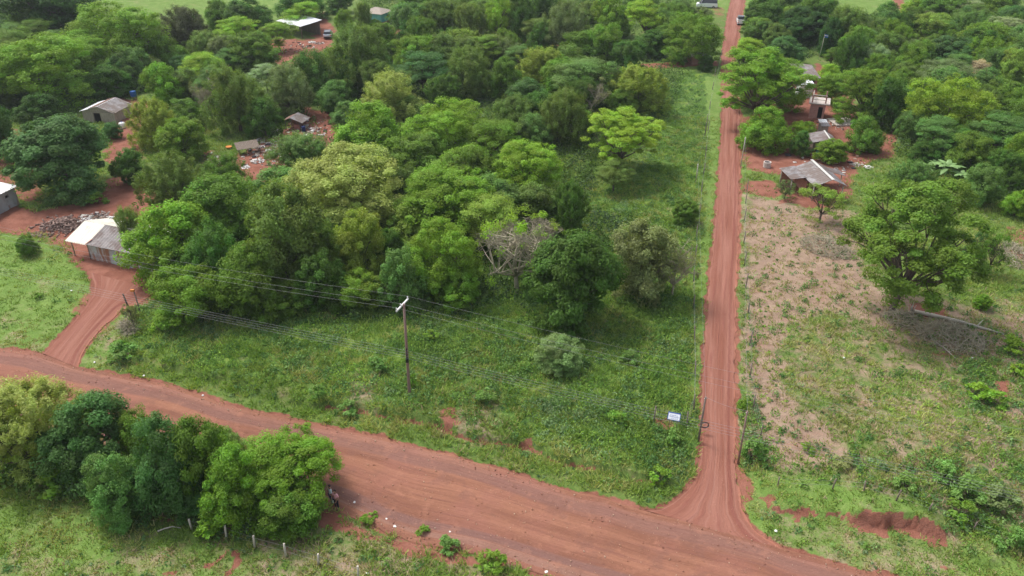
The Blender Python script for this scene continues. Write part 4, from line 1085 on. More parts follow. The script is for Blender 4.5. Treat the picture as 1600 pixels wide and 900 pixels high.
 ('layer', 1515, 17, 50, 20, 'sv', "silvery pale crown near the top right", 'layered_tree'),
 ('bushy', 1555, 15, 60, 35, 'br2', "green tree right of the silvery pale crown", 'bushy_tree'),
 ('bushy', 1585, 35, 50, 45, 'bl', "blue-grey tree at the upper right frame edge", 'bushy_tree'),
 ('layer', 1570, 45, 60, 24, 'sv', "second silvery crown above the golden green tree", 'layered_tree'),
 ('bushy', 1545, 68, 90, 50, 'br2', "broad green crown right of the blue-green dome's top", 'bushy_tree'),
 ('bushy', 1570, 5, 60, 25, 'dk', "dark tree at the very top right", 'bushy_tree'),
 ('bushy', 1560, 150, 75, 50, 'md', "mid green tree below the pinkish blossoming crown", 'bushy_tree'),
 ('bushy', 1595, 165, 60, 50, 'br2', "bright green tree under the golden green one at the frame edge", 'bushy_tree'),
 ('bushy', 1425, 200, 50, 45, 'sg', "grey-green slender tree with pale trunks left of the giant", 'bushy_tree'),
 ('bushy', 1500, 235, 90, 50, 'dk', "dark undergrowth tree beneath the lime-topped giant", 'bushy_tree'),
 ('bushy', 1445, 240, 60, 36, 'dk', "dark low tree left of the banana plants", 'bushy_tree'),
 ('layer', 1560, 210, 95, 60, 'sg', "grey-green airy tree right of the lime-topped giant", 'layered_tree'),
 ('bushy', 1590, 250, 60, 70, 'br2', "green tree on the right frame edge above the bare soil", 'bushy_tree'),
 ('bushy', 1535, 290, 62, 62, 'sg', "blue-green slender tree right of the banana plants", 'bushy_tree'),
 ('bushy', 1590, 320, 50, 40, 'br', "low bright tree at the right frame edge", 'small_tree'),
 # --- right field
 ('umbrella', 1424, 376, 220, 184, 'md', "great spreading tree with visible limbs in the dry right field", 'spreading_tree'),
 ('soft', 1425, 276, 74, 48, 'sg', "soft grey-green bush tree behind the great spreading tree", 'feathery_tree'),
 ('sparse', 1555, 395, 46, 62, 'md', "slender sapling right of the great spreading tree", 'sapling'),
 ('sparse', 1528, 392, 44, 60, 'bl', "thin bluish sapling touching the great spreading tree", 'sapling'),
 ('sparse', 1286, 318, 74, 18, 'yg', "small crooked tree with pale limbs in front of the open shelter", 'crooked_tree'),
 ('dense', 1535, 473, 28, 24, 'br', "small round bright bush in the right field", 'bush'),
 ('sparse', 1228, 295, 34, 28, 'gr', "thin grey shrub beside the open shelter's lower post", 'shrub'),
 # --- small shrubs standing out of the weeds
 ('shrub', 497, 620, 30, 30, 'sg', "grey-green shrub by the lower ditch left of the crossarm pole", 'shrub'),
 ('shrub', 545, 640, 36, 24, 'sg', "bluish shrub at the ditch, second left of the crossarm pole", 'shrub'),
 ('shrub', 590, 575, 34, 28, 'sg', "dark bluish shrub just left of the crossarm pole", 'shrub'),
 ('shrub', 646, 603, 18, 24, 'md', "shrub right at the foot of the crossarm pole", 'shrub'),
 ('shrub', 762, 628, 36, 20, 'sg', "low grey-green shrub right of the bare soil patch", 'shrub'),
 ('shrub', 675, 525, 26, 18, 'md', "small shrub up the slope behind the crossarm pole", 'shrub'),
 ('shrub', 1053, 684, 30, 28, 'sg', "blue-green shrub below the small white sign", 'shrub'),
 ('shrub', 1176, 706, 44, 44, 'sg', "leafy dark shrub at the foot of the lane-side pole", 'shrub'),
 ('shrub', 1160, 634, 18, 30, 'md', "shrub on the lane's right edge opposite the sign", 'shrub'),
 ('shrub', 1030, 745, 36, 30, 'br2', "shrub at the plot's lower corner by the road junction", 'shrub'),
 ('shrub', 965, 660, 34, 26, 'md', "leafy shrub midway between the pale small tree and the junction", 'shrub'),
 ('shrub', 985, 560, 34, 24, 'sg', "grey-green shrub right of the pale small tree", 'shrub'),
 ('shrub', 575, 812, 26, 20, 'md', "leafy shrub on the road edge right of the two people", 'shrub'),
 ('shrub', 586, 803, 14, 10, 'br2', "small sprig beside the leafy road-edge shrub", 'shrub'),
 ('shrub', 660, 828, 22, 14, 'md', "small grass-green bush on the road's lower shoulder", 'shrub'),
 ('shrub', 698, 850, 40, 18, 'sg', "low grey-green bush on the lower shoulder's soil", 'shrub'),
 ('shrub', 765, 880, 50, 26, 'md', "leafy bush at the road's lower edge near the frame bottom", 'shrub'),
 ('shrub', 1530, 612, 46, 34, 'br', "bright leafy bush in the right field's far corner", 'bush'),
 ('shrub', 1555, 625, 40, 24, 'br2', "leafy bush right beside the bright one in the right field", 'bush'),
 ('shrub', 1580, 540, 44, 26, 'br2', "green bush at the end of the fallen trunk", 'bush'),
 ('shrub', 1590, 580, 30, 24, 'br', "green bush above the red soil spot at the right edge", 'bush'),
 ('shrub', 1262, 700, 22, 16, 'md', "small leafy shrub on the dry soil right of the lane pole", 'shrub'),
 ('shrub', 1470, 755, 44, 24, 'sg', "grey-green bush on the bank above the red cut", 'shrub'),
 ('shrub', 1510, 775, 60, 34, 'sg', "broad grey-green bush right along the bank", 'shrub'),
 ('shrub', 1560, 790, 60, 44, 'gr', "pale leafy bush on the bank near the right edge", 'shrub'),
 ('shrub', 1500, 810, 50, 26, 'md', "mid green bush just under the broad bank bush", 'shrub'),
 ('shrub', 1580, 850, 46, 44, 'sg', "bush at the lower right corner", 'shrub'),
 ('shrub', 1410, 770, 40, 18, 'sg', "low bush on the bank directly above the red cut", 'shrub'),
 ('shrub', 1315, 735, 34, 16, 'tn', "brownish low shrub on the upper bank", 'shrub'),
 ('sparse', 205, 495, 26, 44, 'tn', "dry brown shrub wrapped round the leaning posts", 'shrub'),
 ('shrub', 60, 462, 18, 10, 'md', "tiny shrub on the bright left lawn", 'shrub'),
 ('shrub', 152, 312, 30, 10, 'md', "tiny weed clump on the red yard under the round tree", 'shrub'),
 ('shrub', 250, 515, 36, 14, 'br2', "low shrub in the weeds under the rounded corner tree", 'shrub'),
 ('shrub', 190, 553, 50, 20, 'sg', "grey-green low shrub by the track's mouth", 'shrub'),
]
for row in T:
    kind, cx, cy, w_, h_, col, label, name = row[:8]
    cat = {'shrub': 'shrub', 'bush': 'bush', 'sapling': 'sapling'}.get(name, 'tree')
    small = name in ('shrub', 'bush')
    tree(kind, cx, cy, w_, h_, col, label, name, cat, None, row[8] if len(row) > 8 else None)
# crowded woodland between the trees above: nothing tells these apart
WOODS = [('left grove', [(230, 330), (600, 235), (860, 330), (820, 440), (600, 470), (300, 480)], 12),
 ('upper grove', [(430, 110), (640, 60), (990, 90), (1030, 160), (880, 230), (640, 230), (560, 200), (520, 165), (440, 175)], 30),
 ('upper left woods', [(-60, 20), (330, 60), (420, 70), (420, 140), (330, 200), (230, 130), (170, 150), (-60, 180)], 24),
 ('top row', [(610, 15), (1080, 10), (1090, 70), (900, 75), (640, 45)], 22),
 ('right forest', [(1290, 40), (1420, 25), (1640, 0), (1660, 330), (1540, 300), (1430, 240), (1360, 190), (1330, 130)], 52),
 ('lane-side woods', [(1170, 20), (1300, 10), (1310, 50), (1260, 90), (1165, 110)], 12)]
FC = [('md', 'mid green'), ('br2', 'bright green'), ('dk', 'dark green'), ('ol', 'olive'), ('sg', 'grey-green')]
KEEP = [(97, 180, 60, 6, 90), (465, 45, 55, 14, 55), (513, 50, 35, 14, 50), (600, 30, 28, 10, 34), (465, 195, 50, 20, 60), (420, 240, 70, 30, 70), (1104, 10, 26, 10, 28), (1158, 30, 22, 20, 25), (1095, 90, 30, 12, 40), (1268, 115, 34, 30, 50), (1275, 170, 34, 20, 45), (155, 180, 55, 14, 45), (210, 155, 22, 14, 40), (1290, 70, 22, 16, 40)]
frng = random.Random(77)
NEAR = [(row[1], row[2], row[6]) for row in T if len(row[6].split()) <= 11 and row[7] not in ('shrub', 'bush')]
USED = set(row[6] for row in T)
KEEPX = 0
def beside(px, py, head):
    for nx_, ny_, lb in sorted(NEAR, key=lambda q: (q[0] - px) ** 2 + ((q[1] - py) * 2) ** 2):
        rel = 'behind' if ny_ - py > 10 else 'before' if py - ny_ > 10 else 'left of' if px < nx_ else 'right of'
        w_ = lb.split(); room = 16 - len(head.split()) - len(rel.split()) - 1
        if len(w_) > room: continue
        t = head + ' ' + rel + ' the ' + lb
        if t not in USED: USED.add(t); return t
    return head + ' crowded among others'
for wname, wp, n in WOODS:
    WP = poly(wp); lo = np.array(wp).min(0); hi = np.array(wp).max(0); done = 0; spots = []
    tries = 0
    while done < n and tries < 4000:
        tries += 1
        px, py = frng.uniform(lo[0], hi[0]), frng.uniform(lo[1], hi[1]) if frng.random() < .7 else frng.uniform(lo[1], (lo[1] + hi[1]) / 2)
        gx_, gy_ = flat(px, py, 0)
        if sdf(np.array([gx_]), np.array([gy_]), WP)[0] < 1.5: continue
        if any((gx_ - a) ** 2 + (gy_ - b) ** 2 < 4.2 ** 2 for a, b in spots): continue
        if any(abs(px - ex) < ew and -eh < py - ey < eh2 for ex, ey, ew, eh, eh2 in KEEP): continue
        spots.append((gx_, gy_)); done += 1
        rad = frng.uniform(2.6, 4.4); dep = gy_ * math.cos(PITCH) + CAM_H * math.sin(PITCH)
        ww = 2 * rad * F_PX / dep; ck, cn = frng.choice(FC)
        kd = frng.choice(['bushy', 'bushy', 'soft', 'layer'])
        tree(kd, px, py - ww * .25, ww, ww * (.62 if kd == 'layer' else .8), ck, beside(px, py - ww * .25, "%s %s tree" % (cn, {'bushy': 'bushy', 'soft': 'feathery', 'layer': 'flat'}[kd])), {'bushy': 'bushy_tree', 'soft': 'feathery_tree', 'layer': 'layered_tree'}[kd], 'tree', 'trees crowded in the ' + wname)
# trees just outside the picture, so that a step aside still shows woodland

UNDER = [PM([(215, 360), (260, 250), (430, 300), (480, 210), (440, 100), (640, 50), (900, 60), (1080, 90), (1040, 170), (900, 330), (980, 350), (1010, 470), (840, 470), (600, 478), (290, 490), (225, 420)], 2.0),
 PM([(-200, 30), (120, 30), (330, 45), (430, 60), (430, 100), (300, 150), (230, 150), (160, 160), (100, 190), (-200, 200)], 2.0),
 PM([(1290, 40), (1400, 30), (1700, -40), (1800, 330), (1560, 320), (1440, 262), (1360, 200), (1330, 120)], 2.0),
 PM([(1168, 30), (1300, 10), (1300, 80), (1250, 95), (1160, 120)], 1.0),
 PM([(-100, 690), (150, 740), (350, 790), (500, 800), (480, 830), (330, 820), (160, 790), (-100, 750)], .6),
 PM([(560, 0), (1090, -20), (1090, 60), (880, 60), (620, 40)], 2.0)]
y = 26 + 200 * rng.random(90000) ** 1.1; x = (rng.random(90000) * 2 - 1) * (y * 0.62 + 18)
k = inframe(x, y); x, y = x[k], y[k]
u = field(x, y, UNDER, 21); soil_, _a, _b, _c, road_ = masks(x, y)
k = (rng.random(len(x)) < u * 0.42 * (1 - 0.9 * soil_)) & (road_ < -1.0)
x, y = x[k], y[k]; z = height(x, y)
sz = 0.5 + 0.9 * rng.random(len(x))
ki = np.clip((fbm(x * .2, y * .2, 220) * 1.4 + rng.random(len(x)) * .5 - .45) * 4, 0, 3).astype(int)
build_stuff("undergrowth", [leaves(x, y, z, sz, sz * 1.3, 22, 0.38 + 0 * sz, 0.19 + 0 * sz, pick([(.06, .12, .028), (.09, .165, .035), (.12, .20, .045), (.07, .12, .05)], ki), .3)],
            "dense leafy undergrowth between the trunks of the groves", "undergrowth")
# ------------------------------------------------------------------ houses and sheds
def frame(pa, pb, name, label, cat):
    """an Empty at the front-left ground corner, local x along the front, y away from the camera"""
    A, B = at(*pa), at(*pb)
    rz = math.atan2(B.y - A.y, B.x - A.x)
    r = empty(name, A, rz, label, cat)
    return r, (B - A).xy.length

def wall_box(r, name, m, x0, x1, y0, y1, h0, h1=None, base=-0.15, t=0.12, openings=(), parts=True):
    """four thin walls, sloping tops from h0 (front) to h1 (back) on the sides"""
    h1 = h0 if h1 is None else h1
    mb = MB()
    # front wall with openings (x0,x1,z0,z1), split in boxes
    cur = x0
    for (a, b, z0, z1) in sorted(openings):
        if a > cur: mb.box(((cur + a) / 2, y0 + t / 2, (h0 + base) / 2), (a - cur, t, h0 - base))
        if z0 > base: mb.box(((a + b) / 2, y0 + t / 2, (z0 + base) / 2), (b - a, t, z0 - base))
        if z1 < h0: mb.box(((a + b) / 2, y0 + t / 2, (h0 + z1) / 2), (b - a, t, h0 - z1))
        cur = b
    if x1 > cur: mb.box(((cur + x1) / 2, y0 + t / 2, (h0 + base) / 2), (x1 - cur, t, h0 - base))
    mb.box(((x0 + x1) / 2, y1 - t / 2, (h1 + base) / 2), (x1 - x0, t, h1 - base))
    for xx in (x0, x1 - t):
        ya, yb = y0 + t, y1 - t
        vs = [(xx, ya, base), (xx + t, ya, base), (xx + t, yb, base), (xx, yb, base), (xx, ya, h0), (xx + t, ya, h0), (xx + t, yb, h1), (xx, yb, h1)]
        mb.add(vs, [(0, 3, 2, 1), (4, 5, 6, 7), (0, 1, 5, 4), (2, 3, 7, 6), (1, 2, 6, 5), (0, 4, 7, 3)])
    return mb.build(name, M[m], r)

def gable_x(mb, x, ya, yb, h, hr, t=0.1):
    """triangle under a ridge that runs along x"""
    ym = (ya + yb) / 2
    vs = [(x, ya, h), (x, yb, h), (x, ym, hr), (x + t, ya, h), (x + t, yb, h), (x + t, ym, hr)]
    mb.add(vs, [(0, 2, 1), (3, 4, 5), (0, 3, 5, 2), (1, 2, 5, 4), (0, 1, 4, 3)])
def gable_y(mb, y, xa, xb, h, hr, t=0.1):
    xm = (xa + xb) / 2
    vs = [(xa, y, h), (xb, y, h), (xm, y, hr), (xa, y + t, h), (xb, y + t, h), (xm, y + t, hr)]
    mb.add(vs, [(0, 1, 2), (3, 5, 4), (0, 2, 5, 3), (1, 4, 5, 2), (0, 3, 4, 1)])
def panel(r, name, m, *q, ridges=10, **kw):
    mb = MB(); mb.sheet(*q, ridges=ridges, **kw); return mb.build(name, M[m], r)
def posts(r, lst, name='post', m='wood', w=0.12):
    for (x, y, h) in lst:
        mb = MB(); mb.tube([(x, y, -.15), (x + .02, y, h * .5), (x, y, h)], [w * .55, w * .5, w * .45], 7); mb.build(name, M[m], r)
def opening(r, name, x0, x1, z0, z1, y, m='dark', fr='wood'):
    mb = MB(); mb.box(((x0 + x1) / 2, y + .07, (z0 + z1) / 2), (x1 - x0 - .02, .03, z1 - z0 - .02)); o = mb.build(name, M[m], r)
    f = MB(); t = .06
    for (a, b, c, d) in ((x0 - t, x0, z0, z1), (x1, x1 + t, z0, z1), (x0 - t, x1 + t, z1, z1 + t)): f.box(((a + b) / 2, y - .012, (c + d) / 2), (b - a, .03, d - c))
    f.build('frame', M[fr], o); return o

# concrete house on the left edge
r, L = frame((-75, 374), (31, 319), 'concrete_house', "grey concrete house with flat white metal roof on the left frame edge", 'house')
wall_box(r, 'wall', 'concrete', 0, L, 0, 5.0, 2.45, 2.75, openings=[(L - 1.6, L - 1.2, 1.55, 1.85)])
opening(r, 'window', L - 1.6, L - 1.2, 1.55, 1.85, 0)
panel(r, 'roof', 'tin_new', (-.3, -.35, 2.5), (L + .3, -.35, 2.5), (L + .3, 5.3, 2.86), (-.3, 5.3, 2.86), ridges=26, amp=.025)

# cream-roofed shed in the red yard
r, L = frame((115, 400), (243, 427), 'yard_shed', "cream and grey roofed shed with rusty tin wall and open bay in the red yard", 'shed')
D, he, hr_, xs_ = 5.6, 1.95, 2.95, 2.5
wall_box(r, 'wall', 'tinwall', xs_, L, 0.05, D, he - .05, he - .05)
mb = MB(); gable_x(mb, xs_, .05, D, he - .05, hr_ - .08); gable_x(mb, L - .1, .05, D, he - .05, hr_ - .08); mb.build('gable', M['tin_old'], r)
posts(r, [(.15, .1, he), (.15, D - .1, he), (xs_ - .15, .1, he)])
mb = MB(); mb.box((xs_ / 2, .1, he - .12), (xs_, .06, .22)); mb.build('fascia', M['plank_pale'], r)
mb = MB(); mb.box((xs_ / 2, D - .1, 1.0), (xs_, .08, 1.8)); mb.build('back_wall', M['plank'], r)
panel(r, 'roof', 'cream', (-.25, -.3, he), (xs_ + .15, -.3, he), (xs_ + .15, D / 2, hr_), (-.25, D / 2, hr_), ridges=9)
panel(r, 'roof', 'tin_old', (xs_ + .18, -.25, he + .02), (L + .2, -.25, he + .02), (L + .2, D / 2, hr_ - .01), (xs_ + .18, D / 2, hr_ - .01), ridges=22)
panel(r, 'roof', 'cream', (-.25, D + .25, he - .02), (L + .2, D + .25, he - .02), (L + .2, D / 2 + .02, hr_ + .01), (-.25, D / 2 + .02, hr_ + .01), ridges=30)
mb = MB(); mb.beam((xs_ + .1, -.32, he + .06), (xs_ + .35, .5, he + .35), .09, .05); mb.build('red_board', M['brick'], r)

# small tin shack
r, L = frame((132, 190), (182, 193), 'tin_shack', "small tin shack with a brown striped pale roof behind the round yard tree", 'shack')
wall_box(r, 'wall', 'plank_pale', 0, L, 0, 4.5, 1.7, openings=[(L * .35, L * .55, 0, 1.5)])
opening(r, 'door', L * .35, L * .55, 0, 1.5, 0)
panel(r, 'roof', 'tin_new', (-.2, -.3, 1.75), (-.2, 4.8, 1.75), (L * .55, 4.8, 2.65), (L * .55, -.3, 2.65), ridges=12)
panel(r, 'roof', 'tin', (L * .55, -.3, 2.66), (L * .55, 4.8, 2.66), (L + .2, 4.8, 1.7), (L + .2, -.3, 1.7), ridges=12)
panel(r, 'patch', 'brown_sheet', (L * .28, -.32, 2.30), (L * .28, 4.82, 2.30), (L * .5, 4.82, 2.66), (L * .5, -.32, 2.66), ridges=12)
mb = MB(); gable_y(mb, .01, 0, L * 1.08, 1.75, 2.58, .08); gable_y(mb, 4.4, 0, L * 1.08, 1.75, 2.58, .08); mb.build('gable', M['plank_pale'], r)

# white metal roof on posts
r, L = frame((437, 52), (472, 61), 'white_shelter', "large white metal roof on posts among trees near the silver car", 'shelter')
posts(r, [(.3, .3, 2.7), (L - .3, .3, 2.7), (.3, 5.2, 3.2), (L - .3, 5.2, 3.2), (L / 2, .3, 2.7)], w=.18)
panel(r, 'roof', 'tin_new', (-.3, -.3, 2.7), (L + .3, -.3, 2.7), (L + .3, 5.6, 3.3), (-.3, 5.6, 3.3), ridges=26, wob=.12)
mb = MB(); mb.box((L / 2, 5.1, 1.3), (L - .8, .12, 2.6)); mb.build('back_wall', M['plank'], r)

# teal hut
r, L = frame((596, 38), (612, 32), 'teal_hut', "small teal painted hut with brown hipped roof at the top of the picture", 'hut')
D = 4.6
wall_box(r, 'wall', 'teal', 0, L, 0, D, 2.3, openings=[(L * .55, L * .8, 1.0, 1.7)])
opening(r, 'window', L * .55, L * .8, 1.0, 1.7, 0)
mb = MB()
e = .45; c0, c1 = (L * .5, D * .35, 3.3), (L * .5, D * .65, 3.3)
q = [(-e, -e, 2.3), (L + e, -e, 2.3), (L + e, D + e, 2.3), (-e, D + e, 2.3), c0, c1]
mb.add(q, [(0, 1, 4), (1, 2, 5, 4), (2, 3, 5), (3, 0, 4, 5), (0, 3, 2, 1)]); mb.build('roof', M['plank_pale'], r)
mb = MB(); mb.box((L / 2, -.03, .12), (L, .05, .5)); mb.build('plinth', M['brick'], r)

# gable shack in the littered clearing
r, L = frame((446, 203), (470, 204), 'scrap_shack', "little open scrap shack with grey sheet roof in the littered clearing", 'shack')
posts(r, [(.1, .1, 1.5), (L - .1, .1, 1.3), (.1, 2.4, 1.5), (L - .1, 2.4, 1.3), (L * .45, .05, 2.0)])
panel(r, 'roof', 'tin', (L * .42, -.25, 2.05), (L * .42, 2.7, 2.05), (L + .55, 2.7, 1.35), (L + .55, -.25, 1.35), ridges=8)
panel(r, 'roof', 'brown_sheet', (-.35, -.2, 1.4), (-.35, 2.5, 1.4), (L * .42, 2.5, 2.02), (L * .42, -.2, 2.02), ridges=6)
mb = MB(); mb.box((L / 2, 2.35, .7), (L, .06, 1.3)); mb.build('back_wall', M['brick'], r); mb = MB(); mb.box((L * .75, .15, .45), (L * .4, .06, .9)); mb.build('front_wall', M['brick'], r)

# open shelter beside the lane
r = empty('open_shelter', at(1293, 315), math.radians(4), "open shelter with grey tin gable roof and pale ridge cap beside the lane", 'shelter')
posts(r, [(-2.0, .2, 2.1), (1.7, .2, 2.1), (-2.0, 6.0, 2.1), (1.7, 6.0, 2.1), (-3.9, 2.6, 2.0), (-3.9, 6.1, 2.0), (3.5, 4.6, 1.6)], w=.14, m='wood_pale')
panel(r, 'roof', 'tin', (-2.2, -.2, 2.15), (-2.2, 6.4, 2.15), (0, 6.4, 3.0), (0, -.2, 3.0), ridges=14)
panel(r, 'roof', 'tin', (0, -.2, 3.01), (0, 6.4, 3.01), (1.95, 6.4, 2.15), (1.95, -.2, 2.15), ridges=14)
panel(r, 'lean_to_roof', 'tin', (-4.15, 2.4, 2.1), (-4.15, 6.4, 2.05), (-2.15, 6.4, 2.32), (-2.15, 2.4, 2.32), ridges=9)
panel(r, 'lean_to_roof', 'tin', (1.9, 4.3, 2.1), (1.9, 6.4, 2.1), (3.9, 6.3, 1.6), (3.9, 4.2, 1.6), ridges=5)
mb = MB(); mb.box((0, 3.1, 3.05), (.34, 6.8, .06)); mb.build('ridge_cap', M['ridge'], r)
mb = MB(); mb.box((-3.0, 6.1, 1.0), (1.8, .1, 1.7)); mb.box((-2.0, 4.2, .9), (.1, 3.6, 1.6)); mb.box((0.2, 6.1, 1.0), (2.8, .1, 2.1)); mb.build('brick_wall', M['brick'], r)

# plank shack behind it
r, L = frame((1268, 241), (1300, 243), 'plank_shack', "small plank shack with grey board roof behind the open shelter", 'shack')
wall_box(r, 'wall', 'plank', 0, L * .9, 0, 3.0, 1.8, openings=[(.5, 1.1, 0, 1.6)])
opening(r, 'door', .5, 1.1, 0, 1.6, 0, 'teal')
panel(r, 'roof', 'tin_old', (-.25, -.3, 1.85), (-.25, 3.3, 1.95), (L * .7, 3.3, 2.45), (L * .7, -.3, 2.35), ridges=9)
panel(r, 'roof', 'tin', (L * .7, -.3, 2.36), (L * .7, 3.3, 2.46), (L + .35, 3.0, 1.9), (L + .3, -.2, 1.8), ridges=4)
mb = MB(); mb.box((L * .71, 1.5, 2.47), (.2, 3.7, .06)); mb.build('ridge_cap', M['ridge'], r)
r, L = frame((1281, 212), (1292, 212), 'white_lean_to', "small grey lean-to topped by a white sheet behind the plank shack", 'shack')
wall_box(r, 'wall', 'plank_pale', 0, L, 0, 1.6, 1.5)
panel(r, 'roof', 'tin', (-.1, -.2, 1.55), (L + .3, -.2, 1.55), (L + .2, 1.0, 1.7), (-.1, 1.0, 1.7), ridges=4)
panel(r, 'white_sheet', 'tin_new', (-.1, 1.02, 1.74), (L + .1, 1.02, 1.74), (L + .1, 2.1, 1.9), (-.1, 2.1, 1.9), ridges=4)

# pink brick ruin
r, L = frame((1263, 184), (1286, 187), 'brick_ruin', "unfinished pink brick building with open doorway and bare upper posts", 'building')
wall_box(r, 'wall', 'brick_pink', 0, L, 0, 3.2, 2.35, openings=[(L * .55, L * .85, 0.1, 1.9)])
opening(r, 'doorway', L * .55, L * .85, .1, 1.9, 0, 'dark', 'brick_pink')
mb = MB(); mb.box((L / 2 + .15, 1.55, 2.42), (L + .9, 3.7, .14)); mb.build('slab', M['stone'], r)
for (x, y) in ((.15, .15), (L - .1, .15), (.15, 3.0), (L - .1, 3.0)):
    mb = MB(); mb.box((x, y, 3.05), (.2, .2, 1.2)); mb.build('column', M['brick_pink'], r)
mb = MB(); mb.beam((0, .15, 3.68), (L, .15, 3.68), .12); mb.beam((.15, 0, 3.55), (.15, 3.1, 3.55), .12); mb.beam((0, .15, 3.0), (L, .15, 3.0), .08); mb.build('rail', M['wood_pale'], r)
r = empty('concrete_slab', at(1316, 192), .12, "pale rough concrete slab lying on the red soil by the brick ruin", 'slab')
mb = MB(); mb.box((0, 0, .12), (3.6, 3.4, .3)); mb.build('slab', M['stone'], r)
mb = MB()
for i in range(9): mb.beam((-1.9 + i * .45, -1.9, .05), (-1.7 + i * .45, -1.5, .25 + .1 * (i % 3)), .1)
mb.build('rubble_edge', M['wood'], r)

# village roofs farther up
r, L = frame((1247, 142), (1274, 142), 'village_house', "grey roofed village house under the dark trees by the flag pole", 'house')
wall_box(r, 'wall', 'brick', 0, L, 0, 9.0, 2.3, openings=[(L * .6, L * .85, 0, 1.9)])
opening(r, 'door', L * .6, L * .85, 0, 1.9, 0)
panel(r, 'roof', 'tin', (-.3, -.4, 2.3), (L + .4, -.4, 2.3), (L + .6, 4.6, 3.3), (-.3, 4.6, 3.3), ridges=14)
panel(r, 'roof', 'tin_old', (-.3, 9.4, 2.3), (L + .4, 9.4, 2.3), (L + .6, 4.62, 3.31), (-.3, 4.62, 3.31), ridges=14)
mb = MB(); gable_x(mb, .02, 0, 9.0, 2.3, 3.22); gable_x(mb, L - .12, 0, 9.0, 2.3, 3.22); mb.build('gable', M['brick'], r)
r, L = frame((1247, 153), (1268, 153), 'whitewashed_room', "whitewashed flat-roofed room half hidden by the wide bright lane tree", 'house')
wall_box(r, 'wall', 'white', 0, L, 0, 2.4, 2.3)
panel(r, 'roof', 'tin_new', (-.1, -.1, 2.33), (L + .12, -.1, 2.33), (L + .12, 2.6, 2.5), (-.1, 2.6, 2.5), ridges=9)
r, L = frame((1081, 101), (1107, 101), 'ruined_house', "low pale house with patched pinkish roof below the lane's upper end", 'house')
wall_box(r, 'wall', 'brick_pink', 0, L, 0, 3.4, 1.6)
panel(r, 'roof', 'rubbish', (-.3, -.3, 1.6), (L + .3, -.3, 1.6), (L + .3, 2, 2.3), (-.3, 2, 2.3), ridges=8, wob=.2)
panel(r, 'roof', 'rubbish', (-.3, 3.8, 1.7), (L * .7, 3.8, 1.7), (L * .7, 2.02, 2.31), (-.3, 2.02, 2.31), ridges=6, wob=.2)
mb = MB(); mb.box((L * .75, 3.2, 1.2), (1.1, .9, 2.4)); mb.build('chimney_block', M['white'], r)
r, L = frame((374, 243), (405, 239), 'tiled_shelter', "low brown board-roofed shelter at the near side of the littered clearing", 'shelter')
posts(r, [(.1, .1, .9), (L - .1, .1, .9), (.1, 1.6, 1.3), (L - .1, 1.6, 1.3)])
panel(r, 'roof', 'plank', (-.2, -.2, .9), (L + .2, -.2, .9), (L + .2, 1.8, 1.35), (-.2, 1.8, 1.35), ridges=14)

# ------------------------------------------------------------------ vehicles
def vehicle(name, loc, rz, label, cat, Lc, Wc, hb, hc_, prof, paint, pick=False):
    """prof: cabin outline in (x along length 0..1, z) above the body; front is +x"""
    r = empty(name, loc, rz, label, cat)
    def loft(xz, w0, w1, m, nm, par):
        mb = MB(); n = len(xz); zs = [p[1] for p in xz]; lo, hi = min(zs), max(zs)
        vs = []
        for s in (-1, 1):
            for (x, z) in xz:
                k = (z - lo) / (hi - lo + 1e-6); vs.append((x * Lc - Lc / 2, s * (w0 * (1 - k) + w1 * k) / 2, z))
        fs = [tuple(range(n))[::-1], tuple(range(n, 2 * n))] + [(i, (i + 1) % n, n + (i + 1) % n, n + i) for i in range(n)]
        mb.add(vs, fs)
        o = mb.build(nm, M[m], par); bv = o.modifiers.new('soft', 'BEVEL'); bv.width = .05; bv.segments = 3; return o
    body = loft([(0.0, .30), (0.0, hb * .8), (.03, hb), (.55, hb * 1.03), (.97, hb * .9), (1.0, hb * .7), (1.0, .30)], Wc, Wc * .95, paint, 'body', r)
    loft(prof, Wc * .94, Wc * .78, 'glass', 'windows', r)
    top = max(p[1] for p in prof); xa = min(p[0] for p in prof if p[1] > top - .01); xb = max(p[0] for p in prof if p[1] > top - .01)
    mb = MB(); mb.box(((xa + xb) / 2 * Lc - Lc / 2, 0, top + .015), ((xb - xa) * Lc + .1, Wc * .80, .05)); mb.build('roof', M[paint], r)
    mb = MB()
    for f in (xa, (xa + xb) / 2, xb):
        for s in (-1, 1): mb.beam((f * Lc - Lc / 2, s * Wc * .395, top), (f * Lc - Lc / 2 + (.0 if f != xb else .35), s * Wc * .48, hb), .07, .05)
    mb.build('pillars', M[paint], r)
    for fx in (.19, .80):
        for s in (-1, 1):
            mb = MB(); c = Vector((fx * Lc - Lc / 2, s * (Wc / 2 - .06), .32)); mb.tube([c - Vector((0, .11, 0)), c - Vector((0, .08, 0)), c + Vector((0, .08, 0)), c + Vector((0, .11, 0))], [.28, .32, .32, .28], 18)
            w = mb.build('wheel', M['black'], r)
            mb = MB(); mb.tube([c + Vector((0, s * .10, 0)), c + Vector((0, s * .125, 0))], .17, 14); mb.build('rim', M['steel'], w)
    for s in (-1, 1):
        mb = MB(); mb.box((Lc / 2 - .02, s * Wc * .36, hb * .72), (.07, .30, .14)); mb.build('headlight', M['lamp_clear'], r)
        mb = MB(); mb.box((-Lc / 2 + .02, s * Wc * .40, hb * .80), (.07, .20, .20)); mb.build('tail_light', M['lamp_red'], r)
    mb = MB(); mb.box((Lc / 2 + .01, 0, .40), (.12, Wc * .92, .18)); mb.box((-Lc / 2 - .01, 0, .40), (.12, Wc * .92, .18)); mb.build('bumpers', M['black'], r)
    return r
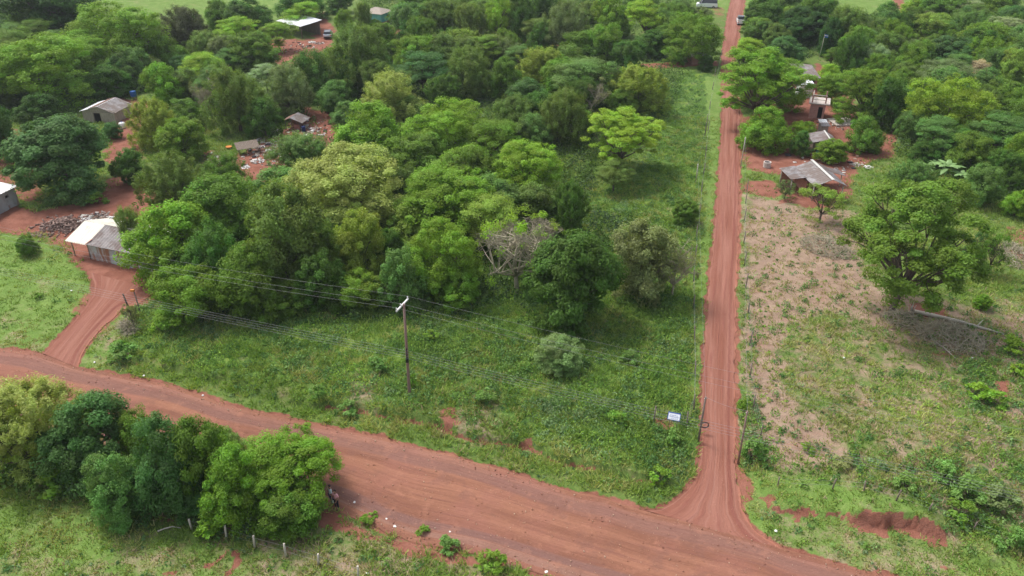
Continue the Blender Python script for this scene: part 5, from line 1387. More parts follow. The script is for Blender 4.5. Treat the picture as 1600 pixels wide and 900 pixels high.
vehicle('parked_car', at(513, 58), math.radians(97), "silver hatchback car parked on the red driveway near the white roof", 'car', 4.1, 1.75, .95, 1.5,
        [(.05, .93), (.12, 1.48), (.52, 1.50), (.70, .95)], 'carsilver')
vehicle('white_van', at(1104, 12), math.radians(172), "white van with dark side windows on the grass beside the lane's far end", 'van', 5.2, 1.95, 1.25, 2.2,
        [(.02, 1.2), (.03, 2.1), (.74, 2.15), (.88, 1.2)], 'carwhite')
r = vehicle('white_pickup', at(1157, 37), math.radians(80), "white pickup truck parked on the lane's right edge", 'pickup', 5.0, 1.8, 1.0, 1.75,
        [(.38, 1.0), (.42, 1.7), (.66, 1.72), (.78, 1.0)], 'carwhite')
mb = MB()
for s in (-1, 1): mb.box((-1.35, s * .86, 1.15), (2.1, .06, .35))
mb.box((-2.42, 0, 1.15), (.06, 1.7, .35)); mb.build('cargo_sides', M['carwhite'], r)

# ------------------------------------------------------------------ poles and wires
def catenary(mb, a, b, sag, rad=.02, n=18):
    pts = []
    for i in range(n + 1):
        t = i / n; p = Vector(a).lerp(Vector(b), t); p.z -= sag * 4 * t * (1 - t); pts.append(p)
    mb.tube(pts, rad, 4, False)
wd = Vector((1, -.365, 0)).normalized(); wn_ = Vector((.365, 1, 0)).normalized()
base = at(640, 617)
def crossarm_pole(loc, label, h=8.7, lean=(0.12, 0)):
    r = empty('utility_pole', loc, 0, label, 'utility pole')
    lx, ly = lean
    mb = MB(); mb.tube([(0, 0, -.4), (0, 0, 0), (lx * .5, ly * .5, h * .5), (lx, ly, h)], [.135, .13, .115, .09], 12); mb.build('pole', M['pole'], r)
    mb = MB(); c = Vector((lx, ly, h - .12)) - wd * .14; mb.beam(c - wn_ * 1.0, c + wn_ * 1.0, .10, .12); o = mb.build('crossarm', M['white'], r)
    for k in (-.92, -.25, .92):
        mb = MB(); p = c + wn_ * k; mb.tube([p + Vector((0, 0, .04)), p + Vector((0, 0, .10)), p + Vector((0, 0, .16)), p + Vector((0, 0, .24)), p + Vector((0, 0, .27))], [.02, .06, .04, .055, .02], 10); mb.build('insulator', M['white'], r)
    mb = MB()
    for z in (4.55, 4.3, 4.05, 3.8): mb.box((lx * z / h, ly - .16, z), (.10, .12, .10))
    mb.box((lx * .48, -.13, 4.2), (.05, .05, 1.0)); mb.build('insulator_rack', M['black'], r)
    mb = MB(); mb.box((lx * .42 + .02, -.22, 3.6), (.22, .18, .34)); mb.build('junction_box', M['black'], r)
    return r
P0 = base; PL = P0 - wd * 62; PR = P0 + wd * 60
PL.z = hz(PL.x, PL.y); PR.z = hz(PR.x, PR.y)
crossarm_pole(P0, "tall brown utility pole with a pale crossarm in the weedy plot")
def pole_wires(a, b, lean=(0.12, 0)):
    out_ = []
    for k in (-.92, -.25, .92):
        off = Vector((lean[0], lean[1], 8.85)) - wd * .14 + wn_ * k; out_.append((a + off, b + off, .9, .006))
    for z in (4.55, 4.3, 4.05, 3.8):
        out_.append((a + Vector((lean[0] * .5, -.22, z)), b + Vector((lean[0] * .5, -.22, z)), .35, .007))
    return out_
crossarm_pole(PL, "utility pole standing outside the frame at the red yard's side")
crossarm_pole(PR, "utility pole standing outside the frame beyond the red cut bank")
k = 0
names = [("upper power line on the near end of the crossarm", 0), ("upper power line at the middle of the crossarm", 1), ("upper power line on the far end of the crossarm", 2),
         ("lower power line, top of the four strung halfway up the pole", 3), ("lower power line, second of the four strung halfway up the pole", 4),
         ("lower power line, third of the four strung halfway up the pole", 5), ("lower power line, bottom of the four strung halfway up the pole", 6)]
wa, wb = pole_wires(PL, P0), pole_wires(P0, PR)
for lab, i in names:
    mb = MB(); catenary(mb, *wa[i]); catenary(mb, *wb[i]); tag(mb.build('power_line', M['wire']), lab, 'power line', 'power lines on the crossarm pole')

def thin_pole(px, py, h, rad, lean, m, label, name='wooden_pole', cap=True, cat='pole'):
    a = at(px, py); r = empty(name, a, 0, label, cat)
    mb = MB(); mb.tube([(0, 0, -.3), (lean[0] * .45, lean[1] * .5, h * .5), (lean[0], lean[1], h)], [rad, rad * .9, rad * .75], 8); mb.build('shaft', M[m], r)
    if cap:
        mb = MB(); mb.tube([(lean[0] - .09, lean[1], h - .15), (lean[0] + .09, lean[1], h - .15)], .03, 6); mb.build('insulator', M['white'], r)
    return a + Vector((lean[0], lean[1], h))
q1 = thin_pole(1153, 725, 4.9, .085, (.0, .1), 'pole', "leaning thin wooden pole by the dark shrub at the lane's right edge")
q2 = thin_pole(1157, 262, 4.4, .07, (.05, 0), 'wood_pale', "pale thin pole on the lane's right side opposite the green plot")
q3 = thin_pole(1091, 690, 4.3, .09, (.05, 0), 'wood', "dark wooden pole on the lane's left edge beside the white sign")
q4 = thin_pole(1087, 286, 2.7, .07, (.0, 0), 'wood_pale', "pale grey pole standing in the plot by the lane")
q5 = thin_pole(1101, 214, 3.6, .07, (.1, 0), 'wood', "grey pole at the plot's upper part beside the lane")
q6 = thin_pole(1120, 108, 3.4, .07, (.9, 1.2), 'wood', "leaning dark pole at the lane's upper bend")
q7 = thin_pole(219, 487, 2.3, .07, (-.1, .05), 'wood', "dark leaning post with an orange cap by the driveway", 'leaning_post', False, 'post')
q8 = thin_pole(207, 497, 2.6, .09, (-.35, .15), 'bark', "mossy leaning post wrapped in dry brush by the driveway", 'leaning_post', False, 'post')
mb = MB(); mb.box(tuple(q7 + Vector((-.12, 0, .05))), (.34, .2, .2)); tag(mb.build('orange_cap', M['orange']), "orange cap sitting on top of the dark leaning post", 'cap')
for lab, a, b, s in (("thin wire along the lane between the dark pole and the pale grey pole", q3, q4, .35), ("thin wire along the lane between the pale grey pole and the grey pole above", q4, q5, .2),
                     ("thin wire running on to the leaning pole at the lane's bend", q5, q6, .4), ("thin wire crossing the lane from the dark pole to the leaning thin pole", q3, q1, .15),
                     ("thin wire along the lane's right side between its two poles", q1, q2, .8)):
    mb = MB(); catenary(mb, a, b, s, .007); tag(mb.build('lane_wire', M['wire']), lab, 'wire')
mb = MB(); c = at(1096, 676) + Vector((.12, -.15, .9)); pts = [c + Vector((math.cos(t) * .27, .03 * math.sin(3 * t), math.sin(t) * .27)) for t in np.linspace(0, 2 * math.pi, 25)]
mb.tube(pts, .035, 6, False); mb.tube([p + Vector((.02, -.05, .01)) for p in pts], .03, 6, False)
tag(mb.build('cable_coil', M['black']), "black cable coil hanging beside the dark pole at the lane", 'cable coil')
# flag pole
r = empty('flag_pole', at(1279, 93), 0, "slender pole flying a small blue and white flag above the grey roof", 'flag pole')
mb = MB(); mb.tube([(0, 0, 0), (.2, 0, 2.4), (.35, .1, 5.0)], [.05, .04, .03], 6); mb.build('mast', M['wood_pale'], r)
mb = MB(); mb.sheet((.36, .1, 4.3), (1.0, .0, 4.2), (1.05, .0, 4.75), (.36, .1, 4.9), th=.02, ridges=2, amp=.05); fl = mb.build('flag', M['blue'], r)
mb = MB(); mb.sheet((.36, .07, 4.6), (1.0, -.03, 4.5), (1.02, -.03, 4.62), (.36, .07, 4.75), th=.03, ridges=2, amp=.05); mb.build('white_band', M['white'], fl)

# sign on two sticks
A = at(1051, 668)
r = empty('notice_board', A, math.radians(-6), "small white notice board with blue rim on posts near the lane mouth", 'sign')
tl = Matrix.Rotation(math.radians(-42), 3, 'X') @ Matrix.Rotation(math.radians(8), 3, 'Y')
for s in (-.3, .3): mb = MB(); mb.tube([(s, .05, -.2), (s, .05, 1.1)], .03, 6); mb.build('post', M['wood'], r)
mb = MB(); mb.box((0, 0, 1.1), (.98, .04, .62), tl); mb.build('rim', M['signblue'], r)
mb = MB(); mb.box((0, -.03, 1.1), (.88, .02, .50), tl); pn = mb.build('panel', M['signwhite'], r)
mb = MB()
srg = random.Random(3)
for row_, wd_ in ((.10, .60), (-.03, .66), (-.14, .4)):
    x = -wd_ / 2
    while x < wd_ / 2:
        l = srg.uniform(.05, .13); mb.box(tuple(Vector((0, -.03, 1.1)) + tl @ Vector((x + l / 2, -.014, row_))), (l, .006, .045 if row_ > -.1 else .03), tl); x += l + .035
mb.build('lettering', M['signink'], pn)

# ------------------------------------------------------------------ wire fences
def fence(pts, label, h=1.35, m='wood', wires=3, rad=.06):
    P_ = [at(*p) for p in pts]; c = P_[0]
    r = empty('wire_fence', c, 0, label, 'fence')
    fr = random.Random(len(pts) * 7 + int(pts[0][0])); tops = []
    for p in P_:
        hh = h * fr.uniform(.85, 1.15); q = p - c; le = Vector((fr.uniform(-.12, .12), fr.uniform(-.1, .1), 0))
        mb = MB(); mb.tube([q - Vector((0, 0, .2)), q + le * .5 + Vector((0, 0, hh * .5)), q + le + Vector((0, 0, hh))], [rad * 1.1, rad, rad * .85], 7); mb.build('post', M[m], r); tops.append((q, le, hh))
    for w in range(wires):
        mb = MB(); f = (w + 1) / (wires + .4)
        for (a, la, ha), (b, lb, hb_) in zip(tops[:-1], tops[1:]): catenary(mb, a + la * f + Vector((0, 0, ha * f)), b + lb * f + Vector((0, 0, hb_ * f)), .03, .005, 4)
        mb.build('wire', M['wire'], r)
    return r
fence([(300, 827), (354, 842), (398, 855), (447, 870), (498, 883), (560, 905)], "short pale post fence on the meadow below the roadside clump", 1.15, 'wood_pale', 2, .075)
fence([(1021, 662), (1073, 668), (1084, 640), (1086, 585), (1085, 530), (1083, 480), (1084, 440), (1086, 400), (1088, 368), (1093, 335), (1096, 300), (1099, 272), (1102, 245), (1106, 205), (1109, 170), (1113, 140), (1117, 118)],
      "grey post and wire fence along the lane's left side", 1.5, 'wood', 3, .06)
fence([(1188, 684), (1176, 640), (1172, 590), (1171, 540), (1169, 490), (1165, 450), (1163, 415), (1162, 380), (1163, 345), (1165, 318), (1167, 298)],
      "dark post and wire fence along the lane's right side by the dry field", 1.5, 'wood', 3, .055)
fence([(1215, 760), (1300, 765), (1350, 768), (1400, 782), (1450, 800), (1520, 830), (1600, 860)], "thin post fence hidden in the bushes of the right bank", 1.0, 'wood', 2, .05)

# ------------------------------------------------------------------ yard things
r = empty('water_tank', at(210, 155), 0, "blue plastic water tank on a low stand in the shady yard", 'water tank')
mb = MB(); mb.tube([(0, 0, .5), (0, 0, .55), (0, 0, 1.2), (0, 0, 1.35)], [.42, .46, .52, .50], 16); tk = mb.build('tank', M['blue'], r)
mb = MB(); mb.tube([(0, 0, 1.35), (0, 0, 1.42)], [.54, .3], 16); mb.build('lid', M['blue'], tk)
for s in ((-.3, -.3), (.3, -.3), (-.3, .3), (.3, .3)): mb = MB(); mb.beam((s[0], s[1], -.1), (s[0], s[1], .5), .09); mb.build('leg', M['wood'], r)
r = empty('white_drum', at(192, 200), 0, "white round drum beside the small tin shack", 'drum')
mb = MB(); mb.tube([(0, 0, -.02), (0, 0, .1), (0, 0, .7), (0, 0, .85), (0, 0, .95)], [.40, .48, .50, .40, .12], 16); mb.build('body', M['white'], r)
mb = MB(); mb.tube([(0, 0, .93), (0, 0, 1.0)], [.13, .10], 10); mb.build('cap', M['blue'], r)
r = empty('brick_well', at(1198, 261), 0, "round pale brick well ring on the red yard beside the lane", 'well')
mb = MB(); mb.tube([(0, 0, -.1), (0, 0, .75)], .52, 20, False); mb.tube([(0, 0, .75), (0, 0, .1)], .40, 20, False)
vs = [(math.cos(2 * math.pi * i / 20) * q, math.sin(2 * math.pi * i / 20) * q, .75) for i in range(20) for q in (.40, .52)]
mb.add(vs, [(2 * i, 2 * i + 1, (2 * i + 3) % 40, (2 * i + 2) % 40) for i in range(20)]); mb.build('ring', M['stone'], r)
mb = MB(); mb.tube([(0, 0, .1), (0, 0, .12)], .39, 20); mb.build('water', M['glass'], r)
r = empty('blue_barrel', at(475, 206), 0, "dark blue barrel beside the little scrap shack", 'barrel')
mb = MB(); mb.tube([(0, 0, 0), (0, 0, .3), (0, 0, .6), (0, 0, .9)], [.27, .30, .30, .27], 14); mb.build('body', M['navy'], r)
# firewood
mb = MB(); fr = random.Random(8)
c = at(98, 358)
for i in range(330):
    a = fr.gauss(0, 1); b = fr.gauss(0, 1)
    px, py = 95 + a * 20, 354 + b * 6.5 - a * 3.2
    if not (48 < px < 143): continue
    p = at(px, py); hgt = max(0.04, .55 * math.exp(-(a * a + b * b) / 2.2) * fr.random() + .05)
    d = Vector((fr.gauss(0, 1), fr.gauss(0, 1), fr.gauss(0, .25))).normalized() * fr.uniform(.12, .42)
    p.z += hgt; mb.tube([p - d, p + d], fr.uniform(.04, .10), 6)
tag(mb.build('firewood_pile', M['log']), "long heap of dark split firewood in the red yard left of the cream-roofed shed", 'firewood', None, 'stuff')
for i, (px, py, s, lab, m) in enumerate([
    (407, 219, .75, "pinkish rubbish heap at the upper side of the littered clearing", 'rubbish'), (423, 236, .5, "pale rubbish bag heap in the middle of the littered clearing", 'rubbish'),
    (409, 230, .55, "white rubbish heap just below the pinkish one", 'rubbish'), (403, 252, .9, "bright white rubbish heap in the lower littered clearing", 'white'),
    (384, 262, .55, "small white heap at the lower left of the littered clearing", 'white'), (334, 252, .9, "reddish rubble heap under the trees left of the littered clearing", 'brick_pink'),
    (432, 205, .7, "grey scrap heap left of the little scrap shack", 'rubbish'), (488, 202, .5, "pale heap right of the blue barrel", 'rubbish'), (503, 212, .4, "small pale heap at the clearing's right end", 'rubbish'),
    (358, 232, .4, "orange plastic basin under the tall olive feathery tree", 'orange'), (500, 68, 1.1, "pale rubble strip beside the red driveway", 'stone'), (487, 66, .7, "pale plank heap near the white metal roof", 'white'),
    (588, 60, .8, "pale timber heap below the teal hut", 'stone'), (155, 338, 1.4, "pale stone rubble spread between the firewood and the cream roof", 'stone'), (133, 345, .7, "white stones at the end of the firewood heap", 'white'),
    (1338, 258, .7, "pale boards leaning under the green tree right of the open shelter", 'stone'), (1357, 262, .6, "white board lying in the grass right of the open shelter", 'white'), (245, 270, .9, "silver sheet metal heap behind the olive tree", 'tin')]):
    rr = random.Random(i + 50); r = empty('rubbish_heap' if m in ('rubbish', 'white', 'tin') else 'rubble_heap' if m != 'orange' else 'basin', at(px, py), rr.uniform(0, 6), lab, 'heap' if m != 'orange' else 'basin')
    if m == 'orange':
        mb = MB(); mb.tube([(0, 0, 0), (0, 0, .3)], [.25, .42], 14); mb.build('bowl', M[m], r)
        mb = MB(); mb.tube([(0, 0, .28), (0, 0, .31)], [.45, .45], 14); mb.build('rim', M[m], r); continue
    mb = MB(); mc = MB()
    for k_ in range(46):
        a = rr.uniform(0, 6.28); q = s * math.sqrt(rr.random()); zz = (s - q) * .35 * rr.random() + .04
        T_ = Matrix.Rotation(rr.uniform(0, 3), 3, 'Z') @ Matrix.Rotation(rr.uniform(-.6, .6), 3, 'X') @ Matrix.Rotation(rr.uniform(-.5, .5), 3, 'Y')
        (mb if k_ % 3 else mc).box((q * math.cos(a), q * math.sin(a), zz), (rr.uniform(.1, .38), rr.uniform(.06, .22), rr.uniform(.02, .12)), T_)
    mb.build('pieces', M[m], r); mc.build('scraps', M['wood'] if m != 'white' else M['rubbish'], r)
# scattered scraps in the clearing and the yards
sr = np.random.default_rng(5); pts = []
for (cx, cy, sx_, sy_, n_) in ((420, 235, 42, 22, 520), (480, 205, 25, 12, 260), (345, 250, 20, 9, 160), (150, 340, 22, 5, 120), (1300, 255, 60, 20, 110), (470, 75, 25, 8, 70), (1310, 195, 30, 8, 90)):
    for _ in range(n_): pts.append(flat(cx + sr.normal() * sx_ * .6, cy + sr.normal() * sy_ * .6))
pts = np.array(pts); ms = masks(pts[:, 0], pts[:, 1]); k = (ms[0] > .4) & (ms[4] < -1); pts = pts[k]; n_ = len(pts)
s_ = 0.05 + 0.17 * sr.random(n_) ** 2; z = height(pts[:, 0], pts[:, 1]) + s_ * .2
V = np.stack([pts[:, 0], pts[:, 1], z], -1)[:, None, :] + o8[None] * s_[:, None, None] * (0.2 + 1.4 * sr.random((n_, 1, 3))) * (0.8 + 0.4 * sr.random((n_, 8, 3))) * np.array([1.2, 1.2, .45])
Fq = (np.arange(n_)[:, None, None] * 8 + F8[None]).reshape(-1, 4)
cc = np.repeat(pick([(.12, .08, .06), (.30, .2, .15), (.62, .58, .55), (.22, .12, .09), (.42, .33, .28), (.08, .07, .08), (.75, .74, .74)], sr.integers(0, 7, n_)), 6, 0)
tag(link("debris", npmesh("debris", V.reshape(-1, 3), Fq, False, None, cc), M['weed']), "scattered scraps, boards and rubbish on the red soil of the yards", "debris", None, 'stuff')
# small litter along the road edges
for px, py, lab in ((554, 786, "white plastic bag on the road's lower shoulder by the two people"), (604, 812, "white litter on the soil edge above the leafy road-edge shrub"), (617, 824, "larger white litter piece on the soil edge"),
                    (703, 832, "white litter by the low bush on the lower shoulder"), (854, 895, "white litter at the frame bottom on the road edge"), (148, 567, "white litter where the track meets the main road"),
                    (225, 588, "white litter on the grass verge above the main road"), (317, 619, "tiny white litter farther along the upper verge"), (1018, 700, "white litter in the weeds by the junction corner"),
                    (1212, 831, "white litter on the verge of the lower right corner"), (1318, 560, "white scrap below the brush pile"), (1519, 560, "white scrap in front of the long fallen trunk"), (574, 897, "white litter on the grass at the frame bottom"), (112, 455, "white scrap on the bright left lawn")):
    a = at(px, py); rr = random.Random(px); mb = MB(); pts = []
    me = bpy.data.meshes.new('plastic_litter')
    import bmesh
    bm = bmesh.new(); bmesh.ops.create_icosphere(bm, subdivisions=2, radius=.075 + .05 * rr.random())
    for v in bm.verts: v.co *= rr.uniform(.75, 1.2); v.co.z *= .55
    bm.to_mesh(me); bm.free()
    o = link('plastic_litter', me, M['white']); o.location = a + Vector((0, 0, .08)); tag(o, lab, 'litter')

# logs, fallen trees, brush
def log(p0, p1, rad, m, label, name='fallen_log', z=.12, stub=True):
    a, b = at(*p0), at(*p1); r = empty(name, a, 0, label, 'log'); d = b - a
    mid = d * .5 + Vector((.1, .25, .12))
    mb = MB(); mb.tube([Vector((0, 0, z)), d * .25 + Vector((0, .1, z + .05)), mid + Vector((0, 0, z - .1)), d + Vector((0, 0, z))], [rad, rad * .9, rad * .75, rad * .5], 10); mb.build('trunk', M[m], r)
    if stub:
        for f, s in ((.4, 1), (.7, -1), (.85, 1)):
            q = d * f + Vector((0, 0, z)); e = q + Vector((d.y, -d.x, 0)).normalized() * s * .8 + Vector((0, 0, .5)) + d.normalized() * .4
            mb = MB(); mb.tube([q, q.lerp(e, .5) + Vector((0, 0, .06)), e], [rad * .35, rad * .25, rad * .1], 6); mb.build('branch', M[m], r)
    return r
log((882, 577), (899, 593), .12, 'wood_pale', "pale fallen log sticking out from the pale rounded small tree", stub=False)
log((1428, 488), (1568, 524), .20, 'wood_pale', "long bleached fallen tree trunk lying in the dry right field")
log((1455, 532), (1492, 561), .06, 'wood_pale', "thin pale branch lying in front of the long fallen trunk")
log((247, 832), (284, 827), .05, 'wood_pale', "thin pale branch on the ground below the roadside clump", stub=False)
log((0, 752), (6, 700), .22, 'bark_pale', "pale trunk standing at the left frame edge behind the meadow", 'tree_stump', stub=False)
def brush(cx, cy, wx, wy, h, n, m, label, green=0.0):
    c = at(cx, cy); r = empty('brush_pile', c, 0, label, 'brush pile'); rr = random.Random(int(cx)); mb = MB()
    ex = (at(cx + wx / 2, cy) - at(cx - wx / 2, cy)) / 2; ey = (at(cx, cy - wy / 2) - at(cx, cy + wy / 2)) / 2; sl = (at(cx + wx / 2, cy + wx * .12) - at(cx + wx / 2, cy))
    for i in range(n):
        a = rr.uniform(0, 6.28); q = math.sqrt(rr.random()); u, v = math.cos(a) * q, math.sin(a) * q
        p = ex * u + ey * v + sl * u; p.z = hz(c.x + p.x, c.y + p.y) - c.z + h * (1 - q * q) * rr.random()
        d = Vector((rr.gauss(0, 1), rr.gauss(0, 1), rr.uniform(-.1, .9))).normalized() * rr.uniform(.3, 1.1)
        mb.tube([p, p + d * .5 + Vector((rr.uniform(-.1, .1), rr.uniform(-.1, .1), .08)), p + d], [.03, .022, .010], 3, False)
    mb.build('twigs', M[m], r)
    return r
brush(1290, 388, 88, 30, 1.3, 520, 'twig', "grey brush pile on the dry field left of the great spreading tree")
brush(1485, 530, 120, 40, 1.5, 800, 'twig', "wide brown brush pile in front of the long fallen trunk")
brush(1405, 500, 60, 26, .8, 260, 'twig', "tangled brush at the foot of the great spreading tree")
brush(1585, 400, 50, 40, .7, 400, 'twig', "dark brush pile on the right frame edge")
brush(200, 515, 26, 16, .8, 260, 'twig', "dry brown brush at the foot of the leaning posts")
r = empty('tree_stump', at(1423, 492), 0, "splintered pale stump at the root end of the long fallen trunk", 'stump')
mb = MB(); mb.tube([(0, 0, -.1), (0, 0, .3), (.03, 0, .5)], [.32, .24, .2], 10); mb.build('stub', M['bark_pale'], r)
for k_ in range(5):
    mb = MB(); a = k_ * 1.25; mb.tube([(.1 * math.cos(a), .1 * math.sin(a), .4), (.18 * math.cos(a), .18 * math.sin(a), .9), (.3 * math.cos(a), .3 * math.sin(a), 1.1 + .25 * (k_ % 2))], [.07, .04, .01], 5); mb.build('splinter', M['wood_pale'], r)

# banana plants
def banana(px, py, h, label):
    r = empty('banana_plant', at(px, py), 0, label, 'banana plant'); rr = random.Random(px)
    mb = MB(); mb.tube([(0, 0, -.1), (0, 0, h * .35), (.05, 0, h * .6)], [.14, .11, .07], 9); mb.build('stem', M['leafstem'], r)
    for i in range(9):
        a = i * 2.4 + rr.uniform(-.3, .3); Lf = h * rr.uniform(.55, .75); el = rr.uniform(.5, 1.2); vs = []; nseg = 8
        for k_ in range(nseg + 1):
            t = k_ / nseg; ro = Lf * (t * math.cos(el) + .25 * t * t); z = h * .6 + Lf * (t * math.sin(el) - .62 * t * t)
            w = .30 * math.sin(math.pi * min(1, t * .93 + .06)) ** .6 * (h / 3)
            c = Vector((math.cos(a) * ro, math.sin(a) * ro, z)); s = Vector((-math.sin(a), math.cos(a), 0)) * w
            vs += [c - s - Vector((0, 0, w * .35)), c, c + s - Vector((0, 0, w * .35))]
        fs = [(3 * k_ + j, 3 * k_ + j + 1, 3 * k_ + j + 4, 3 * k_ + j + 3) for k_ in range(nseg) for j in (0, 1)]
        mb = MB(); mb.add(vs, fs, True); mb.build('leaf', M['leafstem'], r)
M['leafstem'] = simple('banana_leaf', (.17, .29, .09), .5, .4, 0, .25, 2)
banana(1474, 285, 3.4, "banana plant with broad pale leaves behind the great spreading tree")
banana(1497, 292, 2.6, "smaller banana plant right of the larger one")
banana(1440, 276, 2.3, "low banana plant left of the larger one")
banana(1458, 800 - 530, 2.0, "banana sucker between the low banana plant and the larger one")

# ------------------------------------------------------------------ two people at the roadside
def skin_mesh(name, J, E, sub=1):
    """J: list of (pos, (rx, ry)), E: edges -> evaluated skin mesh"""
    me = bpy.data.meshes.new(name); me.from_pydata([j[0] for j in J], E, []); me.update()
    o = bpy.data.objects.new(name, me); COL.objects.link(o)
    md = o.modifiers.new('s', 'SKIN'); md.use_smooth_shade = True
    sb = o.modifiers.new('u', 'SUBSURF'); sb.levels = sub; sb.render_levels = sub
    for i, j in enumerate(J):
        v = me.skin_vertices[0].data[i]; v.radius = j[1]; v.use_root = (i == 0); v.use_loose = False
    bpy.context.view_layer.update()
    dg = bpy.context.evaluated_depsgraph_get()
    out_ = bpy.data.meshes.new_from_object(o.evaluated_get(dg)); bpy.data.objects.remove(o)
    return out_
def person(loc, rz, label, top, bottom, pose, hscale=1.0, sleeves='short'):
    r = empty('person', loc, rz, label, 'person')
    r.scale = (hscale,) * 3
    la, ra = pose['l'], pose['r']      # elbow, wrist of each arm
    J = [((0, 0, .96), (.135, .095)), ((0, 0, 1.12), (.125, .09)), ((0, 0, 1.30), (.15, .10)), ((0, 0, 1.42), (.12, .08)), ((0, .005, 1.50), (.055, .055)), ((0, .01, 1.56), (.05, .052)),
         ((.09, 0, .90), (.085, .085)), ((.10, .02, .50), (.058, .06)), ((.11, -.01, .10), (.038, .04)), ((.12, .13, .04), (.04, .03)),
         ((-.09, 0, .90), (.085, .085)), ((-.10, .0, .50), (.058, .06)), ((-.11, -.03, .10), (.038, .04)), ((-.12, .11, .04), (.04, .03)),
         ((.19, 0, 1.40), (.055, .055)), (la[0], (.040, .040)), (la[1], (.028, .026)),
         ((-.19, 0, 1.40), (.055, .055)), (ra[0], (.040, .040)), (ra[1], (.028, .026))]
    E_ = [(0, 1), (1, 2), (2, 3), (3, 4), (4, 5), (0, 6), (6, 7), (7, 8), (8, 9), (0, 10), (10, 11), (11, 12), (12, 13), (3, 14), (14, 15), (15, 16), (3, 17), (17, 18), (18, 19)]
    body = skin_mesh('body', J, E_, 1)
    import bmesh
    bm = bmesh.new(); bm.from_mesh(body)
    # head with nose, ears, brow
    hv = bmesh.ops.create_uvsphere(bm, u_segments=18, v_segments=14, radius=.1)['verts']
    for v in hv:
        c = v.co; c.x *= .78; c.z *= 1.16; c.y *= .95
        if c.z < -.03: c.x *= 1 + c.z * 2.2; c.y += .012
        if c.y > .07 and abs(c.x) < .025 and -.045 < c.z < .01: c.y += .022
        if abs(c.x) > .07 and abs(c.y) < .025 and abs(c.z) < .03: c.x *= 1.13
        if c.y > .06 and .01 < c.z < .035 and abs(c.x) > .015: c.y -= .008
        v.co = c + Vector((0, .02, 1.665))
    for el, wr in (la, ra):
        wv = Vector(wr); d = (wv - Vector(el)).normalized(); sd = d.cross(Vector((0, 1, 0))).normalized(); nrm = sd.cross(d)
        def pipe(pts, rads, n=6):
            t_ = MB(); t_.tube(pts, rads, n); vv = [bm.verts.new(p) for p in t_.v]
            for f in t_.f: bm.faces.new([vv[i] for i in f])
        pipe([wv, wv + d * .04, wv + d * .09], [.025, .036, .034], 8)
        for i, ln in enumerate((.065, .075, .07, .055)):
            b0 = wv + d * .085 + sd * (-.027 + .018 * i); pipe([b0, b0 + d * ln * .55 + nrm * .005, b0 + d * ln + nrm * .02], [.0095, .0085, .006])
        b0 = wv + d * .03 + sd * -.03; pipe([b0, b0 + d * .035 - sd * .022, b0 + d * .065 - sd * .026], [.011, .010, .007])
    bmesh.ops.recalc_face_normals(bm, faces=bm.faces); bm.to_mesh(body); bm.free()
    body.polygons.foreach_set('use_smooth', [True] * len(body.polygons))
    link('body', body, M['skin'], r)
    m = skin_mesh('shirt', [((0, 0, .90), (.150, .108)), ((0, 0, 1.12), (.142, .105)), ((0, 0, 1.30), (.162, .112)), ((0, 0, 1.42), (.125, .088)), ((.19, 0, 1.40), (.072, .072)), (tuple(Vector((.19, 0, 1.40)).lerp(Vector(la[0]), .8)), (.058, .058)),
                            ((-.19, 0, 1.40), (.072, .072)), (tuple(Vector((-.19, 0, 1.40)).lerp(Vector(ra[0]), .8)), (.058, .058))], [(0, 1), (1, 2), (2, 3), (3, 4), (4, 5), (3, 6), (6, 7)], 1)
    link('shirt', m, M[top], r)
    m = skin_mesh('trousers', [((0, 0, .97), (.146, .104)), ((.09, 0, .88), (.100, .098)), ((.10, .02, .50), (.075, .076)), ((.11, -.01, .12), (.058, .060)), ((-.09, 0, .88), (.100, .098)), ((-.10, 0, .50), (.075, .076)), ((-.11, -.03, .12), (.058, .060))],
                  [(0, 1), (1, 2), (2, 3), (0, 4), (4, 5), (5, 6)], 1)
    link('trousers', m, M[bottom], r)
    mb = MB(); hb_ = bmesh.new(); hs = bmesh.ops.create_uvsphere(hb_, u_segments=16, v_segments=12, radius=.108)['verts']
    for v in list(hs):
        v.co.x *= .84; v.co.z *= 1.12
    bmesh.ops.delete(hb_, geom=[v for v in hb_.verts if v.co.z < -.03 or (v.co.y > .045 and v.co.z < .065)], context='VERTS')
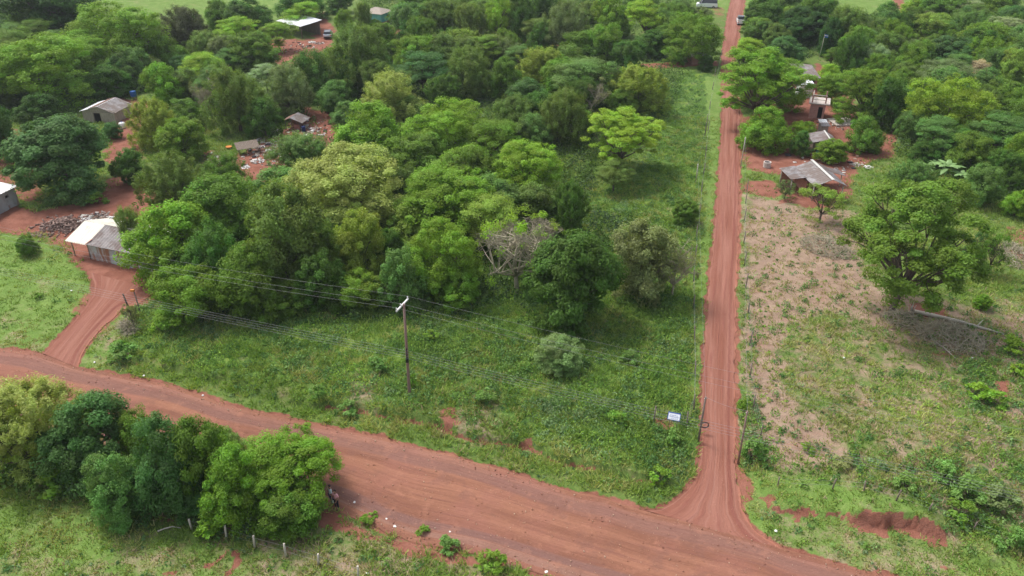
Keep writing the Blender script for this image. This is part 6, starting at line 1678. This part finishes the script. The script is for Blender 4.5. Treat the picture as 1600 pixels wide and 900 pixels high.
    for v in hb_.verts: v.co += Vector((0, .015, 1.672))
    hm = bpy.data.meshes.new('hair'); hb_.to_mesh(hm); hb_.free(); link('hair', hm, M['hair'], r)
    for s in (-1, 1):
        mb = MB(); mb.box((s * .12, .07 - (.02 if s < 0 else 0), .035), (.10, .27, .08)); o = mb.build('shoe', M['black'], r); b_ = o.modifiers.new('b', 'BEVEL'); b_.width = .03; b_.segments = 3
    return r
person(at(527, 795), math.radians(150), "person in a pink shirt and dark trousers standing at the road edge", 'pink', 'dark_cloth',
       dict(l=((.27, .02, 1.14), (.22, .20, .98)), r=((-.27, .02, 1.14), (-.20, .18, .97))))
person(at(519, 788), math.radians(120), "person in pale top and dark trousers half hidden behind the pink-shirted one", 'pale_cloth', 'navy',
       dict(l=((.26, -.02, 1.13), (.27, .04, .90)), r=((-.26, -.02, 1.13), (-.27, .04, .90))), 1.03)
r = empty('carried_bag', at(522, 790) + Vector((.08, -.12, 0)), 0, "small white bag held between the two people at the road edge", 'bag')
mb = MB(); mb.tube([(0, 0, .42), (0, 0, .50), (0, 0, .66), (0, 0, .76)], [.07, .12, .10, .04], 10); mb.build('pouch', M['white'], r)
mb = MB(); mb.tube([(-.05, 0, .74), (-.03, 0, .86), (.03, 0, .86), (.05, 0, .74)], .012, 5); mb.build('handle', M['white'], r)

# ------------------------------------------------------------------ thin humid air
mb = MB(); mb.box((0, 130, 30), (700, 560, 66)); hz_ = mb.build('haze', None)
hm_ = bpy.data.materials.new('haze'); hm_.use_nodes = True; hn = hm_.node_tree.nodes; hn.clear()
pv = hn.new('ShaderNodeVolumePrincipled'); pv.inputs['Density'].default_value = 0.0002; pv.inputs['Color'].default_value = (.80, .86, .92, 1); pv.inputs['Anisotropy'].default_value = 0.2
ho = hn.new('ShaderNodeOutputMaterial'); hm_.node_tree.links.new(pv.outputs[0], ho.inputs['Volume']); hz_.data.materials.append(hm_)
tag(hz_, "thin pale humid air over the whole place", "haze", None, 'stuff')
SC.cycles.volume_bounces = 0
